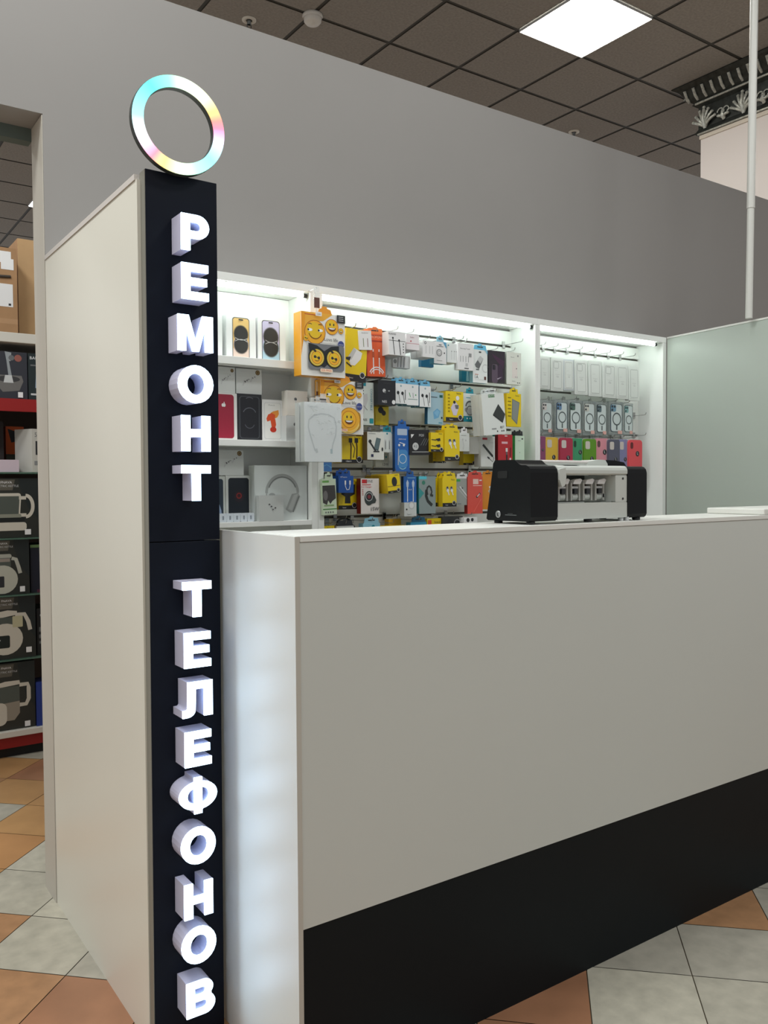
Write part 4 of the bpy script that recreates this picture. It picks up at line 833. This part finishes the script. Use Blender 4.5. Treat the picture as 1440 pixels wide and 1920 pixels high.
def maxart(P):
    G = M((158, 162, 160), .4); G2 = M((176, 180, 178), .4)
    P.ring(.52, .5, .30, .05, G, 0, 180); P.ring(.52, .5, .27, .02, M((120, 124, 122), .4), 20, 160); P.line([(.82, .5), (.85, .58)], .02, G); P.line([(.22, .5), (.215, .6)], .02, G)
    P.poly([(.70, .52), (.82, .50), (.86, .56), (.74, .84), (.68, .86), (.58, .8)], G); P.poly([(.74, .54), (.82, .52), (.70, .82), (.62, .80)], G2); P.line([(.84, .56), (.72, .85)], .025, M((120, 124, 122), .4)); P.ell(.32, .54, .06, G, .04)
shelf_box((478, 873, 576, 973), 2.805, .05, M((200, 206, 204), .4), Z3, 'large white headphone box with a silver headphone print on the lower shelf', name='headphone_box', art=maxart)
shelf_box((486, 929, 532, 978), 2.78, .022, M((204, 208, 206), .4), Z3, 'small white earbud box standing in front of the large headphone box', name='earbud_box', art=lambda P: [(P.ell(u, v, .035, INK), P.line([(u, v), (u+.03, v+.12)], .03, LGREY)) for u, v in ((.42, .36), (.66, .5), (.56, .56), (.5, .44))])
WP = M((222, 228, 236), .25, coat=.6)
for i in range(5):
    x0 = 412+13*i; a_ = at(x0+6.5, 977, 2.80)
    t = thing('power_adapter', ('white power adapter in clear wrap, touching the sign edge', 'white power adapter in clear wrap with a dark cross mark', 'white power adapter in clear wrap, middle of the row', 'white power adapter in clear wrap with a bright glint', 'white power adapter in clear wrap at the right end of the row')[i], 'power adapter', (a_.x, 2.80, Z3+.0005), (0, 0, random.uniform(-.1, .1)), 'wrapped power adapters on the lower shelf')
    w = .013
    bev(MB().rrb(-w, 0, w, .031, 0, .028, .005, WP).build('adapter_body', t), .002)
    MB().rrb(-.003, .008, .003, .022, -.0008, -.0002, .001, M((50, 70, 96), .4)).build('adapter_port', t)
    MB().rrb(-w-.0006, -.0, w+.0006, .0318, -.0022, -.0012, .004, M((236, 244, 250), .05, alpha=.2, coat=.9)).build('clear_wrap', t)
# ------------------------------------------------------------------ film cutting machine on the counter
BK = M((16, 18, 20), .42, spec=.2, noise=.04, nscale=5); MW = M((196, 200, 194), .4); MD = M((64, 68, 65), .5)
mc = thing('vinyl_cutter', 'black and white desktop film cutting machine standing on the counter top', 'cutting machine', (1.65, 1.67, CH+.0005))
def T0(b, nm, **k): return b.build(nm, mc)
prof = [(.004, .012), (.0, .02), (.0, .142), (.003, .153), (.010, .160), (.018, .1625), (.036, .163), (.046, .167), (.062, .1785), (.142, .1795), (.150, .170), (.152, .155), (.179, .012), (.172, .008), (.010, .008)]
bev(T0(MB().extr(prof, 0, .105, BK, 'x'), 'left_end_cap'), .003, 3)
prof2 = [(.004, .012), (.0, .02), (.0, .142), (.003, .153), (.010, .160), (.018, .1625), (.06, .163), (.1, .160), (.15, .150), (.179, .012), (.172, .008), (.010, .008)]
bev(T0(MB().extr(prof2, .402, .49, BK, 'x'), 'right_end_cap'), .003, 3)
# chassis: hollow between the caps
b = MB(); bar = [(.001, .140), (.001, .150), (.004, .158), (.012, .163), (.03, .164), (.06, .164), (.06, .136), (.006, .136)]
b.extr(bar, .1055, .4015, MW, 'x'); bev(T0(b, 'top_beam'), .001)
b = MB(); b.rrb(.1055, .010, .4015, .056, .002, .07, .004, MW); T0(b, 'lower_panel')
b = MB(); b.box(.1055, .112, .0562, .4015, .12, .1358, MD); T0(b, 'back_plate')
b = MB(); b.rrb(.350, .0565, .4015, .1355, .003, .018, .004, MW); b.add([(.350, .018, .0565), (.350, .018, .1355), (.338, .112, .1355), (.338, .112, .0565)], [(0, 1, 2, 3)], MW)
for z in (.066, .126): b.lathe([(0, 0), (.0035, 0), (.0035, .001), (0, .001)], INK, 12, Matrix.Translation((.383, .0028, z)) @ Matrix.Rotation(math.pi/2, 4, 'X'))
T0(b, 'side_frame')
b = MB(); b.tube([(.1055, .075, .073), (.349, .075, .073)], .007, LGREY, 12); T0(b, 'drive_roller')
b = MB(); b.tube([(.32, .07, .083), (.32, .035, .083)], .007, MW, 12); b.tube([(.330, .05, .076), (.330, .03, .076)], .006, GREY, 10); T0(b, 'belt_pulley')
b = MB(); b.extr([(.106, .152), (.13, .156), (.133, .13), (.127, .106), (.116, .102), (.106, .122)], -.006, .012, MW, 'y'); bev(T0(b, 'release_lever'), .002)
b = MB(); b.rrb(.14, .1638, .20, .1644, .01, .035, .0002, MD); b.box(.14, .012, .1641, .205, .034, .1648, MD); T0(b, 'display_strip')
b = MB(); b.box(.105, .065, .1642, .345, .135, .175, MW); b.tube([(.105, .068, .175), (.345, .068, .175)], .005, M((214, 208, 204), .3), 10); bev(T0(b, 'carriage_cover'), .001)
b = MB(); b.extr([(.29, .165), (.30, .177), (.345, .183), (.375, .182), (.385, .17), (.385, .165)], .062, .128, MW, 'y'); bev(T0(b, 'white_carriage_cap'), .0015)
b = MB(); b.extr([(.3855, .165), (.3855, .171), (.376, .1825), (.42, .1815), (.465, .176), (.475, .165)], .066, .135, BK, 'y'); bev(T0(b, 'black_carriage_cap'), .0015)
for i in range(4):
    r_ = bpy.data.objects.new('pinch_roller', None); C.objects.link(r_); r_.parent = mc; r_.location = (.138+.0515*i, .03, .062)
    b = MB(); G = M((170, 170, 164), .3); b.rrb(0, 0, .006, .052, 0, .045, .002, G); b.rrb(.034, 0, .040, .050, 0, .045, .002, G); b.box(.004, .012, .0, .036, .045, .012, G); b.box(.006, .02, .034, .034, .045, .05, M((96, 72, 66), .5)); b.build('roller_bracket', r_)
    b = MB(); b.tube([(.010, .012, .012), (.032, .012, .012)], .010, MW, 14); b.build('rubber_wheel', r_)
    b = MB(); b.extr([(.006, .048), (.036, .048), (.044, .060), (.036, .064), (.012, .060)], -.004, .012, PAPER, 'y'); bev(b.build('lever', r_), .001)
    b = MB(); b.box(.014, -.001, .020, .028, .012, .034, DARK); b.tube([(.008, .006, .038), (.034, .006, .038)], .004, LGREY, 8); b.build('spring_block', r_)
b = MB(); b.extr([(0, 0), (0, .001), (.001, .001), (.001, 0)], 0, .001, BK); 
b = MB(); b.lathe([(0, 0), (.0105, 0), (.010, .002), (.008, .0028), (0, .003)], M((170, 172, 172), .3, metal=.6), 20, Matrix.Translation((-.0002, .128, .026)) @ Matrix.Rotation(-math.pi/2, 4, 'Y'))
b.tube([(-.0038, .128, .030), (-.0038, .128, .021), (-.0038, .124, .021)], .0012, DARK, 6); T0(b, 'round_emblem')
b = MB(); b.box(-.0006, .055, .024, -.0001, .10, .0256, M((110, 114, 114), .4)); b.box(-.0006, .07, .028, -.0001, .09, .0292, M((80, 84, 84), .4)); T0(b, 'side_lettering')
b = MB(); b.extr(rr(.090, .128, .130, .148, .004), -.0012, -.0001, M((10, 11, 12), .6), 'x'); T0(b, 'hand_grip')
for x, y in ((.02, .02), (.02, .15), (.25, .02), (.465, .02), (.465, .15)): T0(MB().lathe([(.011, 0), (.012, .001), (.012, .009), (0, .009)], BLACK, 16, Matrix.Translation((x, y, 0))), 'foot')
for x in (.385, .41): T0(MB().lathe([(.008, 0), (.008, .011), (0, .011)], LGREY, 14, Matrix.Translation((x, .012, 0))), 'levelling_foot')
# clear leaflet stand right of the machine
ls = thing('acrylic_stand', 'clear acrylic leaflet stand leaning right behind the cutting machine', 'stand', (2.165, 1.80, CH+.0005))
b = MB(); b.extr([(.0, 0), (.055, 0), (.004, .145), (.001, .145), (.046, .003), (0, .003)], 0, .06, CLEAR, 'y'); b.build('bent_sheet', ls)
MB().box(.003, -.001, .052, .016, -.0002, .078, PAPER).build('paper_insert', ls)
MB().box(.003, -.001, .012, .03, -.0002, .04, MGREY).build('grey_cards', ls)

# ------------------------------------------------------------------ neighbouring shop shelving seen through the doorway
SY = 4.667
sh = thing('retail_shelving', 'tall shop shelving with glass shelves and a red base beyond the doorway', 'shelving', (.8, SY, 0))
XA, XB = -.62, .9
SRED = M((150, 30, 30), .45); SWH = M((214, 210, 200), .45); GLS = M((120, 160, 140), .1, alpha=.45, coat=.5)
MB().box(XA, .02, .052, XB, .44, .11, SRED).build('red_plinth', sh)
MB().box(XA+.01, .05, 0, XB-.01, .42, .052, M((16, 16, 16), .6)).build('toe_recess', sh)
bev(MB().box(XA, 0, .111, XB, .45, .143, SWH).build('base_shelf', sh), .003)
for z in (.512, .845, 1.138, 1.477): MB().box(XA+.01, .01, z-.008, XB-.01, .43, z, GLS).build('glass_shelf', sh)
MB().box(XA, -.004, 1.788, XB, .02, 1.852, SRED).build('red_rail', sh); MB().box(XA+.01, .021, 1.84, XB-.01, .44, 1.852, M((70, 74, 70), .5)).build('shelf_board', sh)
bev(MB().box(XA, -.004, 2.138, XB, .45, 2.188, SWH).build('top_shelf', sh), .003)
MB().box(XA, .445, .145, XB, .46, 2.13, M((74, 56, 48), .6, noise=.1, nscale=3)).build('back_panel', sh)
MB().box(XA-.03, .0, 0, XA-.002, .46, 2.19, SWH).build('upright', sh); MB().box(XB+.002, .0, 0, XB+.03, .46, 2.19, SWH).build('upright', sh)
def sbox(px, Y, d, m, zb, label, name, art=None, side=None, yaw=0, extra=None):
    x0, y0, x1, y1 = px; a_ = at(x0, y1, Y); b_ = at(x1, y1, Y); h = at((x0+x1)/2, y0, Y).z-zb
    P = Pack(b_.x-a_.x, h, d, m, side, .003)
    if art: art(P)
    t = thing(name, label, 'box', ((a_.x+b_.x)/2, Y, zb+.0005), (0, 0, math.radians(yaw)))
    P.build('carton', t)
    if extra: extra(t, P)
    return t
KD = M((46, 48, 44), .4, noise=.05, nscale=6); KW = M((206, 200, 186), .4); KG = M((84, 90, 84), .3)
def tagsticker(u, v):
    return lambda t, P: (lambda b: b.build('price_label', t))(MB().box((u-.06-.5)*P.w, -.0055, (1-v)*P.h-.016, (u+.06-.5)*P.w, -.005, (1-v)*P.h+.012, PAPER))
def kettle(kind):
    def f(P):
        P.poly([(.62, 0), (1, 0), (1, .7), (.8, .5), (.66, .2)], M((36, 42, 42), .4)); P.poly([(.2, .02), (.55, .02), (.5, .2), (.22, .2)], M((92, 88, 78), .5))
        P.text(.38, .07, .07, 'FNAVA', PAPER); P.text(.38, .13, .06, 'ELECTRIC KETTLE', LGREY)
        if kind == 0:
            P.rrect(.14, .25, .66, .34, .05, KW); P.poly([(.14, .3), (.66, .3), (.62, .62), (.20, .62)], KG); P.line([(.15, .3), (.2, .64)], .03, KW); P.line([(.65, .3), (.62, .64)], .03, KW)
            P.ring(.75, .47, .14, .07, KW, -90, 90, .22); P.line([(.62, .33), (.76, .33)], .07, KW); P.line([(.62, .62), (.76, .62)], .07, KW); P.rrect(.18, .6, .66, .67, .03, M((140, 142, 128), .4))
            P.rrect(.1, .66, .72, .76, .03, M((30, 34, 34), .4)); P.rrect(.06, .74, .76, .88, .06, KW)
        elif kind == 1:
            P.rrect(.18, .26, .58, .34, .05, M((170, 170, 158), .4)); P.rect(.2, .33, .56, .58, KG); P.rect(.22, .34, .54, .4, M((150, 140, 130), .4)); P.line([(.58, .34), (.68, .36), (.74, .5), (.78, .62)], .09, M((180, 180, 168), .4))
            P.ell(.36, .72, .36, M((186, 186, 172), .4), .36); P.rrect(.1, .66, .40, .86, .02, DARK); P.rect(.24, .74, .26, .80, PAPER)
        elif kind == 2:
            P.poly([(.0, .26), (.4, .22), (.6, .24), (.6, .3), (.3, .33), (0, .33)], KW); P.rect(.1, .33, .5, .52, KG); P.line([(.56, .3), (.76, .3), (.84, .42), (.88, .56)], .09, KW)
            P.ell(.34, .68, .38, KW, .36); P.rrect(.06, .62, .44, .82, .04, M((30, 38, 36), .4)); P.rrect(.5, .32, .72, .5, .02, M((190, 184, 150), .5)); P.rect(.14, .68, .24, .7, LGREY)
        else:
            P.poly([(.06, .31), (.35, .27), (.66, .27), (.68, .33), (.1, .36)], KW); P.rect(.1, .35, .66, .62, KG); P.line([(.08, .35), (.1, .7)], .04, KW)
            P.line([(.66, .34), (.84, .34), (.86, .4), (.86, .56), (.8, .64), (.66, .64)], .09, KW); P.poly([(.2, .6), (.66, .58), (.66, .76), (.54, .86), (.2, .86)], M((150, 142, 128), .4)); P.rrect(.04, .58, .38, .92, .14, KW)
    return f
sbox((-24, 897, 73, 1009), SY+.03, .2, KD, 1.138, 'dark kettle box with a large glass jug on a cream base, topmost kettle', 'kettle_box', kettle(0), extra=tagsticker(.78, .90))
sbox((-24, 1012, 56, 1110), SY+.03, .2, KD, .845, 'dark kettle box with a small pale kettle beside a navy box', 'kettle_box', kettle(1), extra=tagsticker(.82, .90))
sbox((-20, 1118, 68, 1233), SY+.03, .2, KD, .512, 'dark kettle box with a white kettle and yellow sticker, above the lowest box', 'kettle_box', kettle(2), extra=tagsticker(.84, .87))
sbox((-20, 1243, 67, 1365), SY+.03, .2, KD, .143, 'dark kettle box with a wide cream jug on the white bottom shelf', 'kettle_box', kettle(3), extra=tagsticker(.82, .93))
sbox((58, 1021, 96, 1106), SY+.05, .2, M((30, 32, 46), .4), .845, 'navy box with a pale circle print right of the small pale kettle box', 'appliance_box', lambda P: (P.rect(0, 0, 1, .06, M((110, 140, 90), .5)), P.ring(.78, .45, .3, .04, LGREY), P.text(.66, .18, .2, 'Duo', LGREY), P.rect(.55, .62, .8, .84, MGREY), P.rect(.3, .94, 1, 1, M((90, 40, 60), .5))))
sbox((70, 1140, 104, 1228), SY+.05, .2, M((34, 36, 38), .4), .512, 'black box edge right of the white kettle box', 'appliance_box', lambda P: (P.text(.24, .15, .2, 'C', PAPER), P.rect(.12, .4, .34, .5, MGREY), P.rect(.12, .56, .34, .64, MGREY), P.rect(.12, .7, .34, .76, MGREY)))
sbox((69, 1278, 92, 1356), SY+.02, .12, M((36, 60, 140), .4), .143, 'blue box at the right of the lowest kettle box', 'appliance_box', lambda P: P.rect(.55, 0, 1, .85, LGREY), side=M((30, 40, 90), .4))
sbox((76, 900, 100, 1004), SY+.05, .2, M((40, 50, 46), .4), 1.138, 'dark green box edge beside the third shelf kettle box', 'appliance_box', lambda P: (P.rect(.0, .1, .4, .16, PAPER), P.rrect(.1, .42, .4, .7, .04, LGREY)))
sbox((57, 805, 98, 884), SY+.05, .14, M((216, 214, 206), .45), 1.477, 'white box with small black print turned at an angle, on the top glass shelf', 'appliance_box', lambda P: (P.rect(.2, .28, .4, .6, DARK), P.text(.3, .14, .3, '59', MGREY), P.rect(.12, .74, .4, .84, GREY)), side=M((200, 198, 190), .45), yaw=24)
sbox((-22, 862, 36, 884), SY+.02, .16, M((206, 190, 200), .4), 1.477, 'low pink white box lying on the top glass shelf', 'appliance_box')
sbox((12, 800, 46, 884), SY+.25, .1, M((210, 96, 40), .45), 1.477, 'orange box standing at the back of the top glass shelf', 'appliance_box', lambda P: (P.rect(0, .6, 1, 1, M((60, 62, 50), .5)), P.poly([(.1, .05), (.5, .1), (.8, .3), (.3, .35)], INK), P.rect(.6, .2, .9, .5, M((240, 120, 60), .4))))
sbox((-26, 790, 8, 884), SY+.2, .1, M((46, 40, 40), .45), 1.477, 'dark box at the left edge of the top glass shelf', 'appliance_box')
def mixer(P):
    P.text(.1, .12, .16, 'ma', PAPER); P.poly([(.46, .0), (.62, .02), (.6, .2), (.56, .2), (.62, .5), (.66, .62), (.5, .62), (.54, .5), (.5, .2)], M((150, 156, 160), .4)); P.poly([(.2, .5), (.86, .5), (.9, .62), (.8, .82), (.4, .86), (.24, .7)], M((112, 110, 108), .4)); P.ell(.54, .58, .28, M((60, 60, 62), .4), .08); P.poly([(.46, .5), (.62, .5), (.66, .66), (.42, .66)], LGREY); P.ell(.78, .13, .09, M((150, 90, 80), .5)); P.ell(.62, .13, .07, MGREY)
sbox((-26, 659, 52, 748), SY+.02, .2, M((54, 56, 64), .4), 1.852, 'dark grey box with a whisk and bowl print above the red rail', 'mixer_box', mixer, extra=tagsticker(.82, .9))
sbox((54, 664, 96, 752), SY+.02, .2, M((40, 50, 52), .4), 1.852, 'dark box with white lettering right of the whisk print box', 'appliance_box', lambda P: (P.text(.26, .1, .2, 'BAU', PAPER), P.rect(.1, .24, .34, .27, MGREY), P.poly([(.34, .42), (.6, .4), (.6, .75), (.3, .74)], M((150, 170, 190), .4)), P.rect(.1, .86, .4, .9, LGREY)))
CARD = M((168, 130, 92), .75, noise=.08, nscale=9); CARD2 = M((196, 160, 116), .75, noise=.06, nscale=7)
def carton_extra(t, P):
    b = MB(); b.box(P.w*.09, -.0012, P.h*.82, P.w*.36, -.0002, P.h*.955, PAPER); b.box(P.w*.11, -.0016, P.h*.74, P.w*.42, -.0012, P.h*.87, PAPER); b.build('shipping_label', t)
    b = MB(); b.box(P.w*.06, -.0012, P.h*.30, P.w*.39, -.0002, P.h*.57, PAPER); b.box(P.w*.28, -.0016, P.h*.315, P.w*.34, -.0013, P.h*.34, DARK); b.build('white_label', t)
    b = MB(); b.tube([(-P.w*.2, -.003, P.h*.66), (P.w*.08, -.004, P.h*.652), (P.w*.34, -.003, P.h*.66)], .007, M((66, 58, 52), .6), 8); b.build('handle_strap', t)
sbox((-44, 462, 34, 626), SY+.0, .3, CARD, 2.188, 'brown cardboard carton with two white labels on the top shelf', 'cardboard_box', lambda P: P.rect(0, .84, 1, .9, M((180, 142, 104), .7)), extra=carton_extra)
sbox((36, 452, 100, 630), SY+.16, .26, CARD2, 2.188, 'taller plain pale cardboard carton behind the labelled one', 'cardboard_box', lambda P: P.line([(.5, 0), (.5, 1)], .01, CARD), side=CARD)
#MARK
wd = bpy.data.worlds.new('w'); bpy.context.scene.world = wd; wd.use_nodes = True
wd.node_tree.nodes['Background'].inputs[0].default_value = (.98, .985, 1, 1); wd.node_tree.nodes['Background'].inputs[1].default_value = .33
vs_ = bpy.context.scene.view_settings; vs_.view_transform = 'Standard'; vs_.look = 'None'; vs_.exposure = .42; vs_.gamma = 1.; vs_.use_curve_mapping = False
